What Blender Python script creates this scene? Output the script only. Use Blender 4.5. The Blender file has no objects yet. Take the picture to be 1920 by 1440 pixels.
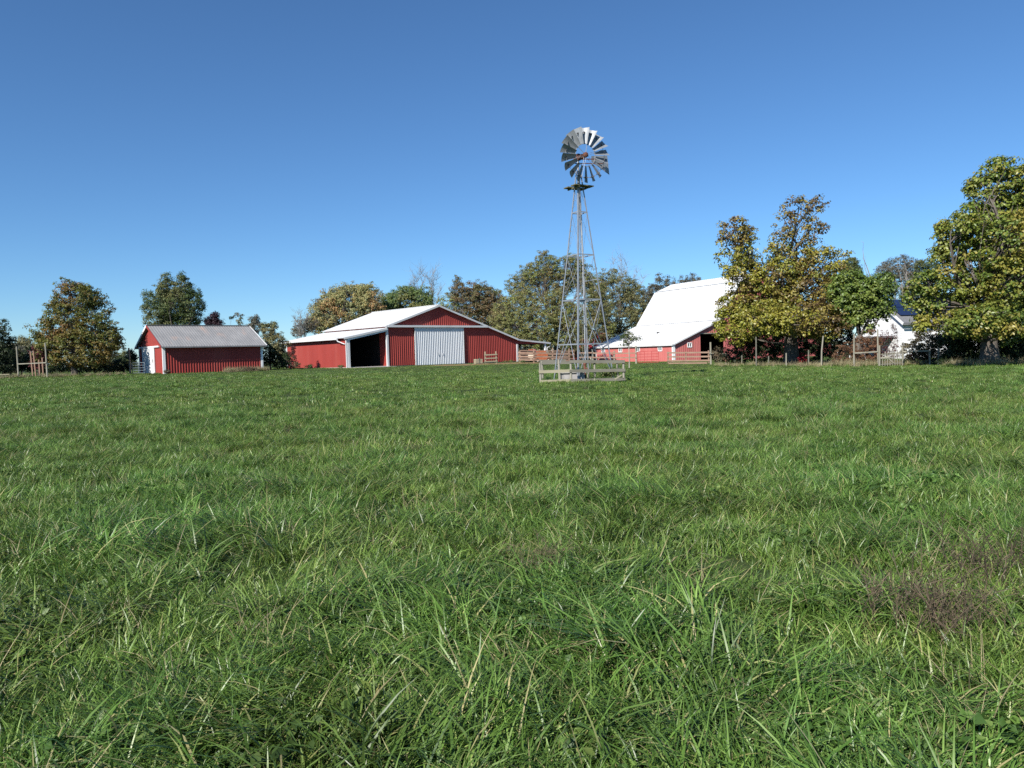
import bpy, math, random
import numpy as np
from mathutils import Vector, Matrix
random.seed(7); RNG = np.random.default_rng(11)
scene = bpy.context.scene
COL = scene.collection
# ------------------------------------------------------------------ camera
FPX, ROLL, HOR, CAMZ = 1420.2, 0.0289, 664.48, 1.6        # focal length in photo pixels, roll, horizon row, eye height
PITCH = math.atan((720 - HOR) / FPX)
cam_d = bpy.data.cameras.new('camera'); cam = bpy.data.objects.new('camera', cam_d); COL.objects.link(cam)
cam_d.sensor_width = 36; cam_d.lens = FPX / 1920 * 36; cam_d.clip_start = 0.05; cam_d.clip_end = 6000
cam.matrix_world = Matrix.Translation((0, 0, CAMZ)) @ Matrix.Rotation(math.pi / 2 - PITCH, 4, 'X') @ Matrix.Rotation(-ROLL, 4, 'Z')
scene.camera = cam
# ------------------------------------------------------------------ sky and sun
SUN_EL = math.radians(37); SUN_DIR = Vector((-0.535, -0.845, 0)).normalized()
w = bpy.data.worlds.new('World'); scene.world = w; w.use_nodes = True
nt = w.node_tree; bgn = nt.nodes['Background']
sky = nt.nodes.new('ShaderNodeTexSky'); sky.sky_type = 'NISHITA'; sky.sun_disc = False
sky.sun_elevation = SUN_EL; sky.sun_rotation = math.atan2(SUN_DIR.x, SUN_DIR.y)
sky.air_density = 0.9; sky.dust_density = 0.0; sky.ozone_density = 10.0; sky.altitude = 0
tint = nt.nodes.new('ShaderNodeMixRGB'); tint.blend_type = 'MULTIPLY'; tint.inputs[0].default_value = 1; tint.inputs[2].default_value = (.95, 1.03, 1.0, 1)
nt.links.new(sky.outputs[0], tint.inputs[1]); nt.links.new(tint.outputs[0], bgn.inputs[0]); bgn.inputs[1].default_value = 0.086
sun_d = bpy.data.lights.new('sun', 'SUN'); sun = bpy.data.objects.new('sun', sun_d); COL.objects.link(sun)
sun_d.energy = 4.8; sun_d.angle = math.radians(0.53); sun_d.color = (1, 0.955, 0.88)
sd = Vector((SUN_DIR.x * math.cos(SUN_EL), SUN_DIR.y * math.cos(SUN_EL), math.sin(SUN_EL)))
sun.rotation_euler = sd.to_track_quat('Z', 'Y').to_euler(); sun.location = (-30, -40, 60)
vs = scene.view_settings; vs.view_transform = 'Standard'; vs.look = 'None'; vs.exposure = 0.6; vs.gamma = 1; vs.use_curve_mapping = False
scene.render.engine = 'CYCLES'
cy = scene.cycles
cy.max_bounces = 5; cy.diffuse_bounces = 2; cy.glossy_bounces = 2; cy.transmission_bounces = 4; cy.transparent_max_bounces = 4
cy.sample_clamp_indirect = 4; cy.use_denoising = False; cy.caustics_reflective = False; cy.caustics_refractive = False

# ------------------------------------------------------------------ helpers: picture geometry and terrain
def at(px, py, Y):
    """World point seen at photo pixel (px,py) at distance Y in front of the camera."""
    dx, dy = px - 960, py - 720; cr, sr = math.cos(ROLL), math.sin(ROLL)
    a, b = cr * dx - sr * dy, sr * dx + cr * dy
    c, s = math.cos(PITCH), math.sin(PITCH)
    y = c + s * (-b / FPX); t = Y / y
    return Vector((a / FPX * t, Y, CAMZ + (-s + c * (-b / FPX)) * t))
CTRL = np.array([(0,0,0),(-5,5,0),(5,5,0),(0,15,.03),(-12,20,.12),(12,20,0),(3.4,37.7,.17),(-12,40,.38),(20,40,0),(-27.7,60.4,.85),(-21.6,65.8,.85),
 (-32,65,.88),(-12.1,74.3,.77),(-15.5,71.3,.75),(.7,85.8,.72),(-20.4,83.5,.8),(-45,60,1.0),(-60,60,1.0),(20.5,96,.1),(12.4,111,.15),(10,80,.25),
 (22,75,0.0),(30,57,0),(45,54,0),(60,55,0),(30,100,.1),(0,130,.5),(-60,130,.9),(60,130,.3),(-30,30,.35),(30,25,0),(0,-12,0),(-12,-8,0),(12,-8,0)])
def _U(r2): return np.where(r2 > 1e-9, r2 * np.log(np.maximum(r2, 1e-9)), 0)
_n = len(CTRL); _K = _U(((CTRL[:, None, :2] - CTRL[None, :, :2]) ** 2).sum(-1)) + np.eye(_n) * 30
_P = np.c_[np.ones(_n), CTRL[:, :2]]
_S = np.linalg.solve(np.block([[_K, _P], [_P.T, np.zeros((3, 3))]]), np.r_[CTRL[:, 2], 0, 0, 0])
_tab = np.random.default_rng(3).random((64, 64))
def vnoise(x, y):
    x = np.asarray(x, float); y = np.asarray(y, float)
    xi, yi = np.floor(x).astype(int), np.floor(y).astype(int); fx, fy = x - xi, y - yi
    fx = fx * fx * (3 - 2 * fx); fy = fy * fy * (3 - 2 * fy)
    g = lambda i, j: _tab[i % 64, j % 64]
    return (g(xi, yi) * (1 - fx) + g(xi + 1, yi) * fx) * (1 - fy) + (g(xi, yi + 1) * (1 - fx) + g(xi + 1, yi + 1) * fx) * fy
def gz(x, y):
    x = np.asarray(x, float); y = np.asarray(y, float); sh = np.broadcast(x, y).shape
    xf, yf = np.broadcast_to(x, sh).ravel(), np.broadcast_to(y, sh).ravel()
    xc, yc = np.clip(xf, -75, 75), np.clip(yf, -15, 140)
    z = _S[_n] + _S[_n + 1] * xc + _S[_n + 2] * yc
    z = z + (_U((xc[:, None] - CTRL[None, :, 0]) ** 2 + (yc[:, None] - CTRL[None, :, 1]) ** 2) @ _S[:_n])
    d = np.hypot(xf - xc, yf - yc); k = np.exp(-d / 150)
    z = z * k + 0.4 * (1 - k)
    z = z + 0.10 * (vnoise(xf * .9 + 5, yf * .9) - .5) * np.clip(1.2 - np.hypot(xf, yf) / 70, .15, 1) + .10 * (vnoise(xf * .28, yf * .28 + 9) - .5) * np.clip(np.hypot(xf, yf) / 6, 0, 1) * np.clip(1.5 - np.hypot(xf, yf) / 50, .2, 1)
    r = z.reshape(sh)
    return float(r) if sh == () else r

# ------------------------------------------------------------------ helpers: materials
MATS = {}
def nodes_of(name, rough=.6, spec=.4, metallic=0.0):
    m = bpy.data.materials.new(name); m.use_nodes = True; t = m.node_tree; b = t.nodes['Principled BSDF']
    b.inputs['Roughness'].default_value = rough; b.inputs['Specular IOR Level'].default_value = spec; b.inputs['Metallic'].default_value = metallic
    MATS[name] = m
    return m, t, b
def N(t, typ, **kw):
    n = t.nodes.new(typ)
    for k, v in kw.items(): setattr(n, k, v)
    return n
def mat(name, c1, c2=None, scale=3.0, rough=.6, spec=.4, metallic=0.0, bump=0.0, stretch=(1, 1, 1), c3=None, s3=.6, t3=.55, detail=5):
    """Two-tone noise material in object space; c3 adds larger stains."""
    m, t, b = nodes_of(name, rough, spec, metallic)
    c2 = c2 or tuple(min(1, x * 1.25) for x in c1)
    tc = N(t, 'ShaderNodeTexCoord'); mp = N(t, 'ShaderNodeMapping'); mp.inputs['Scale'].default_value = stretch
    t.links.new(tc.outputs['Object'], mp.inputs[0])
    nz = N(t, 'ShaderNodeTexNoise'); nz.inputs['Scale'].default_value = scale; nz.inputs['Detail'].default_value = detail
    t.links.new(mp.outputs[0], nz.inputs['Vector'])
    rp = N(t, 'ShaderNodeValToRGB'); rp.color_ramp.elements[0].position = .3; rp.color_ramp.elements[1].position = .7
    rp.color_ramp.elements[0].color = (*c1, 1); rp.color_ramp.elements[1].color = (*c2, 1)
    t.links.new(nz.outputs[0], rp.inputs[0]); out = rp.outputs[0]
    if c3:
        n3 = N(t, 'ShaderNodeTexNoise'); n3.inputs['Scale'].default_value = s3; n3.inputs['Detail'].default_value = 7
        t.links.new(mp.outputs[0], n3.inputs['Vector'])
        r3 = N(t, 'ShaderNodeValToRGB'); r3.color_ramp.elements[0].position = t3; r3.color_ramp.elements[1].position = t3 + .12
        t.links.new(n3.outputs[0], r3.inputs[0])
        mx = N(t, 'ShaderNodeMixRGB'); mx.inputs[2].default_value = (*c3, 1)
        t.links.new(r3.outputs[0], mx.inputs[0]); t.links.new(out, mx.inputs[1]); out = mx.outputs[0]
    t.links.new(out, b.inputs['Base Color'])
    if bump:
        bp = N(t, 'ShaderNodeBump'); bp.inputs['Strength'].default_value = bump; bp.inputs['Distance'].default_value = .02
        t.links.new(nz.outputs[0], bp.inputs['Height']); t.links.new(bp.outputs[0], b.inputs['Normal'])
    return m
def leaf_mat(name, transl=.35, rough=.5, spec=.35):
    """Leaf colour comes from the per-leaf colour attribute; light passes through."""
    m, t, b = nodes_of(name, rough, spec)
    at_ = N(t, 'ShaderNodeVertexColor'); at_.layer_name = 'leaf_colour'
    t.links.new(at_.outputs[0], b.inputs['Base Color'])
    tr = N(t, 'ShaderNodeBsdfTranslucent'); mx = N(t, 'ShaderNodeMixShader'); mx.inputs[0].default_value = transl
    t.links.new(at_.outputs[0], tr.inputs[0]); t.links.new(b.outputs[0], mx.inputs[1]); t.links.new(tr.outputs[0], mx.inputs[2])
    t.links.new(mx.outputs[0], t.nodes['Material Output'].inputs[0])
    return m
def grass_mat(name, a, b_, c, rough=.40, transl=.28, dry=False):
    m, t, b = nodes_of(name, rough, .5)
    g = N(t, 'ShaderNodeNewGeometry'); oi = N(t, 'ShaderNodeObjectInfo')
    rp = N(t, 'ShaderNodeValToRGB'); e = rp.color_ramp.elements
    e[0].position = 0; e[0].color = (*[v * .62 for v in a], 1); e[1].position = .55; e[1].color = (*b_, 1)
    x = rp.color_ramp.elements.new(.86); x.color = (*[v * 1.25 for v in b_], 1) if dry else (b_[0] * 1.7, b_[1] * 1.38, b_[2] * 1.9, 1)
    x = rp.color_ramp.elements.new(.95); x.color = (*c, 1)
    t.links.new(g.outputs['Random Per Island'], rp.inputs[0])
    nz = N(t, 'ShaderNodeTexNoise'); nz.inputs['Scale'].default_value = .35; nz.inputs['Detail'].default_value = 3
    t.links.new(g.outputs['Position'], nz.inputs['Vector'])
    hs = N(t, 'ShaderNodeHueSaturation')
    mr = N(t, 'ShaderNodeMapRange'); mr.inputs[1].default_value = .3; mr.inputs[2].default_value = .7; mr.inputs[3].default_value = .5 if dry else .476; mr.inputs[4].default_value = .5 if dry else .514
    t.links.new(nz.outputs[0], mr.inputs[0]); t.links.new(mr.outputs[0], hs.inputs['Hue'])
    mv = N(t, 'ShaderNodeMapRange'); mv.inputs[3].default_value = .8; mv.inputs[4].default_value = 1.25
    nv = N(t, 'ShaderNodeTexNoise'); nv.inputs['Scale'].default_value = 1.6; nv.inputs['Detail'].default_value = 4; nv.inputs['Roughness'].default_value = .65
    t.links.new(g.outputs['Position'], nv.inputs['Vector'])
    m2 = N(t, 'ShaderNodeMapRange'); m2.inputs[1].default_value = .32; m2.inputs[2].default_value = .68; m2.inputs[3].default_value = .80; m2.inputs[4].default_value = 1.36
    t.links.new(nv.outputs[0], m2.inputs[0]); mm = N(t, 'ShaderNodeMath', operation='MULTIPLY')
    t.links.new(oi.outputs['Random'], mv.inputs[0]); t.links.new(mv.outputs[0], mm.inputs[0]); t.links.new(m2.outputs[0], mm.inputs[1]); t.links.new(mm.outputs[0], hs.inputs['Value'])
    t.links.new(rp.outputs[0], hs.inputs['Color']); t.links.new(hs.outputs[0], b.inputs['Base Color'])
    tr = N(t, 'ShaderNodeBsdfTranslucent'); mx = N(t, 'ShaderNodeMixShader'); mx.inputs[0].default_value = transl
    t.links.new(hs.outputs[0], tr.inputs[0]); t.links.new(b.outputs[0], mx.inputs[1]); t.links.new(tr.outputs[0], mx.inputs[2])
    t.links.new(mx.outputs[0], t.nodes['Material Output'].inputs[0])
    return m
RED = mat('red_steel', (.275, .040, .033), (.325, .050, .040), 1.2, .55, .3, stretch=(1, 1, .15), c3=(.33, .065, .052), s3=.35)
REDOLD = mat('faded_red_boards', (.46, .125, .115), (.54, .165, .15), 2.2, .7, .3, stretch=(1, 1, .12), c3=(.44, .14, .12), s3=.5)
WHITE = mat('white_steel', (.60, .605, .61), (.66, .66, .655), 1.0, .5, .35, c3=(.56, .55, .53), s3=.45, t3=.56)
WHITED = mat('white_door_steel', (.60, .63, .66), (.68, .70, .72), 1.0, .45, .45, stretch=(1, 1, .2))
WPAINT = mat('white_paint', (.78, .78, .77), (.85, .85, .84), 3, .6, .3)
GALV = mat('weathered_galvanised_roof', (.205, .205, .208), (.275, .272, .272), 1.4, .75, .2, metallic=.0, stretch=(1, .25, 1), c3=(.33, .26, .23), s3=.9, t3=.60)
GALVS = mat('galvanised_steel', (.30, .32, .345), (.40, .42, .445), 4, .45, .5, metallic=.45)
BLADE = mat('galvanised_blade', (.22, .235, .25), (.32, .335, .35), 3, .5, .45, metallic=.3)
RUST = mat('rusty_iron', (.115, .045, .03), (.17, .07, .045), 8, .75, .25)
DARKIRON = mat('dark_iron', (.05, .05, .055), (.09, .085, .085), 6, .6, .4)
WOODN = mat('new_fence_wood', (.27, .245, .165), (.36, .325, .23), 5, .8, .2, stretch=(.15, 1, 1), bump=.3)
WOODG = mat('weathered_fence_wood', (.12, .115, .092), (.19, .18, .145), 6, .85, .2, stretch=(.15, 1, 1), bump=.3)
WOODP = mat('post_wood', (.22, .205, .16), (.33, .31, .25), 6, .85, .2, stretch=(1, 1, .12), bump=.3)
WOODO = mat('orange_fence_wood', (.23, .145, .105), (.31, .21, .155), 5, .8, .2, stretch=(.15, 1, 1))
WOODM = mat('mossy_platform_wood', (.10, .095, .05), (.17, .155, .085), 7, .9, .2)
CONC = mat('concrete', (.42, .37, .32), (.54, .49, .44), 4, .85, .2, bump=.3)
CONCG = mat('grey_concrete', (.32, .30, .29), (.42, .40, .385), 4, .85, .2, bump=.3)
DARK = mat('dark_interior', (.02, .018, .016), (.035, .03, .028), 3, .9, .1)  # near-black; in the lean-to bay this colour stands in for shade
GLASS = mat('window_glass', (.03, .035, .04), (.05, .055, .06), 2, .12, .6)
REDGATE = mat('red_gate_paint', (.33, .025, .03), (.42, .045, .045), 4, .5, .4)
GREYGATE = mat('grey_gate_paint', (.10, .13, .15), (.17, .20, .22), 4, .5, .4)
SHINGLE = mat('grey_shingle', (.13, .13, .135), (.20, .20, .205), 9, .9, .2)
SOLAR = mat('solar_panel', (.012, .022, .06), (.018, .03, .08), 1, .25, .5)
CREAM = mat('cream_paint', (.55, .47, .36), (.64, .57, .46), 3, .6, .3)
REDROOF = mat('bright_red_roof', (.36, .03, .04), (.44, .045, .05), 3, .45, .45)
REDPAINT = mat('tractor_red', (.42, .02, .03), (.50, .035, .045), 5, .35, .5)
ORANGE = mat('orange_paint', (.30, .09, .04), (.38, .13, .06), 5, .4, .5)
RUBBER = mat('rubber', (.015, .015, .015), (.03, .03, .03), 8, .85, .2)
BARK = mat('bark', (.085, .07, .058), (.16, .14, .12), 7, .95, .15, stretch=(1, 1, .2), bump=.8)
BARKG = mat('grey_bark', (.20, .18, .16), (.30, .28, .26), 7, .95, .15, stretch=(1, 1, .2), bump=.6)
LEAF = leaf_mat('leaf'); LEAFW = leaf_mat('waxy_leaf', .32, .42, .5); LEAFB = leaf_mat('dry_leaf', .2, .8, .15)

# ground: dark thatch under the grass blades, drier and browner where it is worn
m, t, b = nodes_of('pasture_soil', .95, .1)
g = N(t, 'ShaderNodeNewGeometry')
n1 = N(t, 'ShaderNodeTexNoise'); n1.inputs['Scale'].default_value = .5; n1.inputs['Detail'].default_value = 8; n1.inputs['Roughness'].default_value = .7
n2 = N(t, 'ShaderNodeTexNoise'); n2.inputs['Scale'].default_value = 9; n2.inputs['Detail'].default_value = 8
t.links.new(g.outputs['Position'], n1.inputs['Vector']); t.links.new(g.outputs['Position'], n2.inputs['Vector'])
r1 = N(t, 'ShaderNodeValToRGB'); r1.color_ramp.elements[0].color = (.028, .048, .014, 1); r1.color_ramp.elements[1].color = (.060, .082, .028, 1)
r1.color_ramp.elements[0].position = .3; r1.color_ramp.elements[1].position = .7; t.links.new(n1.outputs[0], r1.inputs[0])
mx = N(t, 'ShaderNodeMixRGB'); mx.blend_type = 'OVERLAY'; mx.inputs[0].default_value = .5
t.links.new(r1.outputs[0], mx.inputs[1]); t.links.new(n2.outputs[0], mx.inputs[2])
va = N(t, 'ShaderNodeVertexColor'); va.layer_name = 'dry'
md = N(t, 'ShaderNodeMixRGB'); md.inputs[2].default_value = (.24, .17, .09, 1)
t.links.new(va.outputs[0], md.inputs[0]); t.links.new(mx.outputs[0], md.inputs[1]); t.links.new(md.outputs[0], b.inputs['Base Color'])
bp = N(t, 'ShaderNodeBump'); bp.inputs['Strength'].default_value = .8; bp.inputs['Distance'].default_value = .05
t.links.new(n2.outputs[0], bp.inputs['Height']); t.links.new(bp.outputs[0], b.inputs['Normal'])
SOIL = m

# ------------------------------------------------------------------ helpers: objects
def tag(o, label, cat, group=None, kind=None):
    if label: o['label'] = label
    if cat: o['category'] = cat
    if group: o['group'] = group
    if kind: o['kind'] = kind
    return o
def thing(name, label, cat, loc=(0, 0, 0), rz=0.0, group=None):
    o = bpy.data.objects.new(name, None); o.empty_display_size = .2; COL.objects.link(o)
    o.location = loc; o.rotation_euler = (0, 0, rz)
    return tag(o, label, cat, group)
class MB:
    def __init__(s): s.v = []; s.f = []
    def add(s, vs, fs):
        k = len(s.v); s.v += [tuple(p) for p in vs]; s.f += [tuple(i + k for i in f) for f in fs]; return s
    def box(s, a, b):
        (x0, y0, z0), (x1, y1, z1) = a, b
        return s.add([(x0,y0,z0),(x1,y0,z0),(x1,y1,z0),(x0,y1,z0),(x0,y0,z1),(x1,y0,z1),(x1,y1,z1),(x0,y1,z1)],
                     [(0,3,2,1),(4,5,6,7),(0,1,5,4),(1,2,6,5),(2,3,7,6),(3,0,4,7)])
    def beam(s, p, q, wd, ht, up=(0, 0, 1)):
        p, q = Vector(p), Vector(q); d = (q - p).normalized(); up = Vector(up)
        if abs(d.dot(up)) > .98: up = Vector((0, 1, 0))
        r = d.cross(up).normalized(); u = r.cross(d).normalized(); r *= wd / 2; u *= ht / 2
        vs_ = [p - r - u, p + r - u, p + r + u, p - r + u, q - r - u, q + r - u, q + r + u, q - r + u]
        return s.add(vs_, [(0,1,2,3),(7,6,5,4),(0,4,5,1),(1,5,6,2),(2,6,7,3),(3,7,4,0)])
    def tube(s, pts, rad, n=6, cap=True):
        pts = [Vector(p) for p in pts]; rad = rad if isinstance(rad, (list, tuple)) else [rad] * len(pts)
        k = len(s.v); prev = None
        for i, p in enumerate(pts):
            d = (pts[min(i + 1, len(pts) - 1)] - pts[max(i - 1, 0)]).normalized()
            r = d.orthogonal().normalized() if prev is None else (prev - d * prev.dot(d)).normalized()
            prev = r; u = d.cross(r)
            for j in range(n):
                a = 2 * math.pi * j / n; s.v.append(tuple(p + (r * math.cos(a) + u * math.sin(a)) * rad[i]))
        for i in range(len(pts) - 1):
            for j in range(n):
                a, b_ = k + i * n + j, k + i * n + (j + 1) % n; s.f.append((a, b_, b_ + n, a + n))
        if cap: s.f.append(tuple(k + j for j in range(n))[::-1]); s.f.append(tuple(k + (len(pts) - 1) * n + j for j in range(n)))
        return s
    def prism(s, poly, ax):          # poly: list of points, extruded by vector ax
        n = len(poly); ax = Vector(ax); a = [Vector(p) for p in poly]
        return s.add(a + [p + ax for p in a], [tuple(range(n))[::-1], tuple(range(n, 2 * n))] + [(i, (i + 1) % n, n + (i + 1) % n, n + i) for i in range(n)])
    def ribs(s, A, B, lo, hi, nrm, pitch=.25, depth=.03):
        """Ribbed sheet from A to B (plan points); lo/hi give the z of its lower and upper edge at fraction f."""
        A, B, nrm = Vector(A), Vector(B), Vector(nrm).normalized(); L = (B - A).length; n = max(1, round(L / pitch))
        fr = []
        for i in range(n):
            for q, d in ((0, 0), (.58, 0), (.68, 1), (.90, 1)): fr.append(((i + q) / n, d))
        fr.append((1, 0)); k = len(s.v)
        for f, d in fr:
            p = A.lerp(B, f) + nrm * depth * d
            s.v.append((p.x, p.y, lo(f))); s.v.append((p.x, p.y, hi(f)))
        for i in range(len(fr) - 1): s.f.append((k + 2*i, k + 2*i + 2, k + 2*i + 3, k + 2*i + 1))
        return s
    def roof(s, A, B, C, D, pitch=.3, depth=.03, thick=.05):
        """Ribbed roof slope, A-B along the eave, D-C along the ridge, with a flat underside."""
        A, B, C, D = map(Vector, (A, B, C, D)); nrm = (B - A).cross(D - A).normalized()
        n = max(1, round((B - A).length / pitch)); k = len(s.v); fr = []
        for i in range(n):
            for q, d in ((0, 0), (.72, 0), (.79, 1), (.93, 1)): fr.append(((i + q) / n, d))
        fr.append((1, 0))
        for f, d in fr: s.v.append(tuple(A.lerp(B, f) + nrm * depth * d)); s.v.append(tuple(D.lerp(C, f) + nrm * depth * d))
        for i in range(len(fr) - 1): s.f.append((k + 2*i, k + 2*i + 2, k + 2*i + 3, k + 2*i + 1))
        o = nrm * -thick; k = len(s.v); s.v += [tuple(p) for p in (A + o, B + o, C + o, D + o, A, B, C, D)]
        s.f += [(k+3, k+2, k+1, k), (k, k+1, k+5, k+4), (k+1, k+2, k+6, k+5), (k+2, k+3, k+7, k+6), (k+3, k, k+4, k+7)]
        return s
    def build(s, name, m, parent=None, smooth=False):
        me = bpy.data.meshes.new(name); me.from_pydata(s.v, [], s.f); me.materials.append(m); me.update()
        if smooth: me.polygons.foreach_set('use_smooth', [True] * len(me.polygons))
        o = bpy.data.objects.new(name, me); COL.objects.link(o); o.parent = parent
        return o
def fast_mesh(name, V, F, m, parent=None, colour=None):
    """Mesh from arrays; F is k x 3 or k x 4; colour is one rgb per vertex."""
    me = bpy.data.meshes.new(name); V = np.ascontiguousarray(V, np.float32); F = np.ascontiguousarray(F, np.int32); w_ = F.shape[1]
    me.vertices.add(len(V)); me.vertices.foreach_set('co', V.ravel()); me.loops.add(F.size); me.loops.foreach_set('vertex_index', F.ravel())
    me.polygons.add(len(F)); me.polygons.foreach_set('loop_start', np.arange(0, F.size, w_, dtype=np.int32))
    me.materials.append(m)
    if colour is not None:
        ca = me.color_attributes.new('leaf_colour', 'FLOAT_COLOR', 'POINT')
        ca.data.foreach_set('color', np.c_[colour, np.ones(len(V))].astype(np.float32).ravel())
    me.update(calc_edges=True)
    o = bpy.data.objects.new(name, me); COL.objects.link(o); o.parent = parent
    return o

# ------------------------------------------------------------------ the ground
def dryness(x, y):
    """Worn, drier grass in front of the pole barn and along the yard."""
    x = np.asarray(x, float); y = np.asarray(y, float)
    u = (x + 12.1) * .7444 + (y - 74.3) * .6677; v = -(x + 12.1) * .6677 + (y - 74.3) * .7444
    d = np.clip(1 - np.abs((v + 3.2) / 3.0), 0, 1) * np.clip((u - 1) / 4, 0, 1) * np.clip((27 - u) / 6, 0, 1)
    d2 = np.clip(1 - np.hypot((x - 10) / 9, (y - 84) / 5), 0, 1) * .8
    return np.clip(np.maximum(d * 1.5, d2) * (.55 + .9 * vnoise(x * .7, y * .7)), 0, 1)
def axis(lo, hi, fine_lo, fine_hi, step, n):
    a = np.arange(fine_lo, fine_hi + 1e-6, step); g1 = np.geomspace(1, hi - fine_hi + 1, n)[1:] - 1 + fine_hi; g0 = fine_lo - (np.geomspace(1, fine_lo - lo + 1, n)[1:] - 1)
    return np.r_[g0[::-1], a, g1]
gx = axis(-2500, 2500, -62, 62, .5, 30); gx = np.sort(np.r_[gx[np.abs(gx) > 14.1], np.arange(-14, 14.01, .2)]); gy = axis(-200, 4000, -6, 112, .5, 30); gy = np.sort(np.r_[gy[(gy < -.1) | (gy > 24.1)], np.arange(0, 24.01, .2)])
GX, GY = np.meshgrid(gx, gy); GZ = gz(GX, GY)
V = np.c_[GX.ravel(), GY.ravel(), GZ.ravel()]; nx_, ny_ = len(gx), len(gy)
I = np.arange(nx_ * ny_).reshape(ny_, nx_)
F = np.stack([I[:-1, :-1], I[:-1, 1:], I[1:, 1:], I[1:, :-1]], -1).reshape(-1, 4)
ground = fast_mesh('pasture_ground', V, F, SOIL)
ca = ground.data.color_attributes.new('dry', 'FLOAT_COLOR', 'POINT'); dd = dryness(V[:, 0], V[:, 1])
ca.data.foreach_set('color', np.c_[dd, dd, dd, np.ones(len(dd))].astype(np.float32).ravel())
ground.data.polygons.foreach_set('use_smooth', [True] * len(ground.data.polygons))
tag(ground, 'gently rolling pasture ground', 'ground', kind='structure')

# ------------------------------------------------------------------ pole barn
PHI = .7312
def pole_barn():
    B = thing('pole_barn', 'large red steel pole barn with white roof, white sliding doors and open lean-tos', 'barn', (-12.1, 74.3, .77), PHI)
    L, ur, zr, sl = 12.4, 6.24, 6.12, .3266
    uR, uL, uE = 17.18, -4.54, 22.3; ztop = lambda u: zr - sl * abs(u - ur) - .06
    zR = ztop(uR); zLt = 3.78; lz = lambda u: zLt + (u) * .19            # lean-to roof height
    MB().box((uL, .05, -.5), (uR, L - .05, .06)).build('foundation', CONC, B)
    m = MB()
    def wall(m, a, b, lo, hi): m.ribs((a, 0, 0), (b, 0, 0), (lambda f: lo), (lambda f: hi(a + (b - a) * f)), (0, -1, 0))
    wall(m, .0, 3.17, .06, lambda u: 3.80)
    m.build('wall_siding', RED, B)
    m = MB(); wall(m, 9.43, uR, .06, lambda u: min(3.80, ztop(u))); m.build('wall_siding', RED, B)
    m = MB(); wall(m, 0, ur, 3.80, ztop); wall(m, ur, 13.35, 3.80, ztop); m.build('gable_siding', RED, B)
    m = MB(); m.ribs((0, L, 0), (0, 0, 0), lambda f: .06, lambda f: 4.0, (-1, 0, 0)); m.build('wall_siding', RED, B)
    m = MB(); m.ribs((uL, L, 0), (uL, 0, 0), lambda f: .06, lambda f: 2.88, (-1, 0, 0)); m.build('wall_siding', RED, B)
    m = MB(); m.ribs((uR, 0, 0), (uR, L, 0), lambda f: .06, lambda f: zR, (1, 0, 0)); m.build('wall_siding', RED, B)
    m = MB(); m.ribs((ur, L, 0), (uL, L, 0), lambda f: .06, lambda f: ztop(max(0, ur + (uL - ur) * f)) if ur + (uL - ur) * f > 0 else lz(ur + (uL - ur) * f), (0, 1, 0))
    m.ribs((uR, L, 0), (ur, L, 0), lambda f: .06, lambda f: ztop(uR + (ur - uR) * f), (0, 1, 0)); m.build('wall_siding', RED, B)
    # header over the open lean-to
    he = lambda u: zR - .02 - (u - uR) * .085
    m = MB(); m.ribs((uR, 0, 0), (uE - .1, 0, 0), lambda f: 1.98, lambda f: he(uR + (uE - .1 - uR) * f), (0, -1, 0)); m.build('lean_to_header', RED, B)
    # roofs
    o = .28
    MB().roof((-.25, L + o, ztop(-.25)), (-.25, -o, ztop(-.25)), (ur, -o, zr), (ur, L + o, zr)).build('roof', WHITE, B)
    MB().roof((uR, -o, ztop(uR) + .06), (uR, L + o, ztop(uR) + .06), (ur, L + o, zr), (ur, -o, zr)).build('roof', WHITE, B)
    MB().roof((uL - .34, L + o, lz(uL - .34)), (uL - .34, -.2, lz(uL - .34)), (-.02, -.2, lz(-.02)), (-.02, L + o, lz(-.02))).build('lean_to_roof', WHITE, B)
    MB().roof((uE, -.2, he(uE) + .06), (uE, L, he(uE) + .06), (uR + .02, L, he(uR) + .06), (uR + .02, -.2, he(uR) + .06)).build('lean_to_roof', WHITE, B)
    MB().beam((ur, -o, zr + .03), (ur, L + o, zr + .03), .3, .05).build('ridge_cap', WHITE, B)
    # rake trim boards
    for a, b_ in (((-.25, -o - .02, ztop(-.25) - .06), (ur, -o - .02, zr - .07)), ((ur, -o - .02, zr - .07), (uR, -o - .02, zR - .02)),
                  ((uL - .3, -.22, lz(uL - .3) - .09), (-.02, -.22, lz(0) - .09)), ((uR, -.22, he(uR) - .02), (uE, -.22, he(uE) - .02))):
        MB().beam(a, b_, .04, .18).build('rake_trim', WHITE, B)
    MB().beam((uL + .1, -.16, lz(uL) - .26), (-.05, -.16, lz(0) - .26), .04, .14).build('beam', WPAINT, B)
    # sliding door track and doors
    m = MB().box((0, -.34, 3.83), (12.72, -.06, 4.03)); m.build('track_cover', WHITE, B)
    for a, b_ in ((3.17, 6.29), (6.31, 9.43)):
        D = MB().ribs((a, -.16, 0), (b_, -.16, 0), lambda f: .03, lambda f: 3.82, (0, -1, 0), .23, .035).build('door', WHITED, B)
        for e in ((a + .05,) if a < 5 else (b_ - .05,)): MB().box((e - .05, -.21, .02), (e + .05, -.10, 3.82)).build('edge_trim', WHITE, D)
        MB().box((a, -.155, .02), (b_, -.09, 3.82)).build('backing', WHITED, D)
        hx = b_ - .35 if b_ < 6.4 else a + .25
        MB().box((hx, -.25, .95), (hx + .04, -.2, 1.2)).build('handle', WHITED, D)
    # corner trims and posts
    for x, y, z1 in ((0, -.05, 3.83), (uR, -.04, 1.98)):
        MB().box((x - .12, y - .04, 0), (x + .10, y + .12, z1)).build('corner_trim', WHITE, B)
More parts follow.
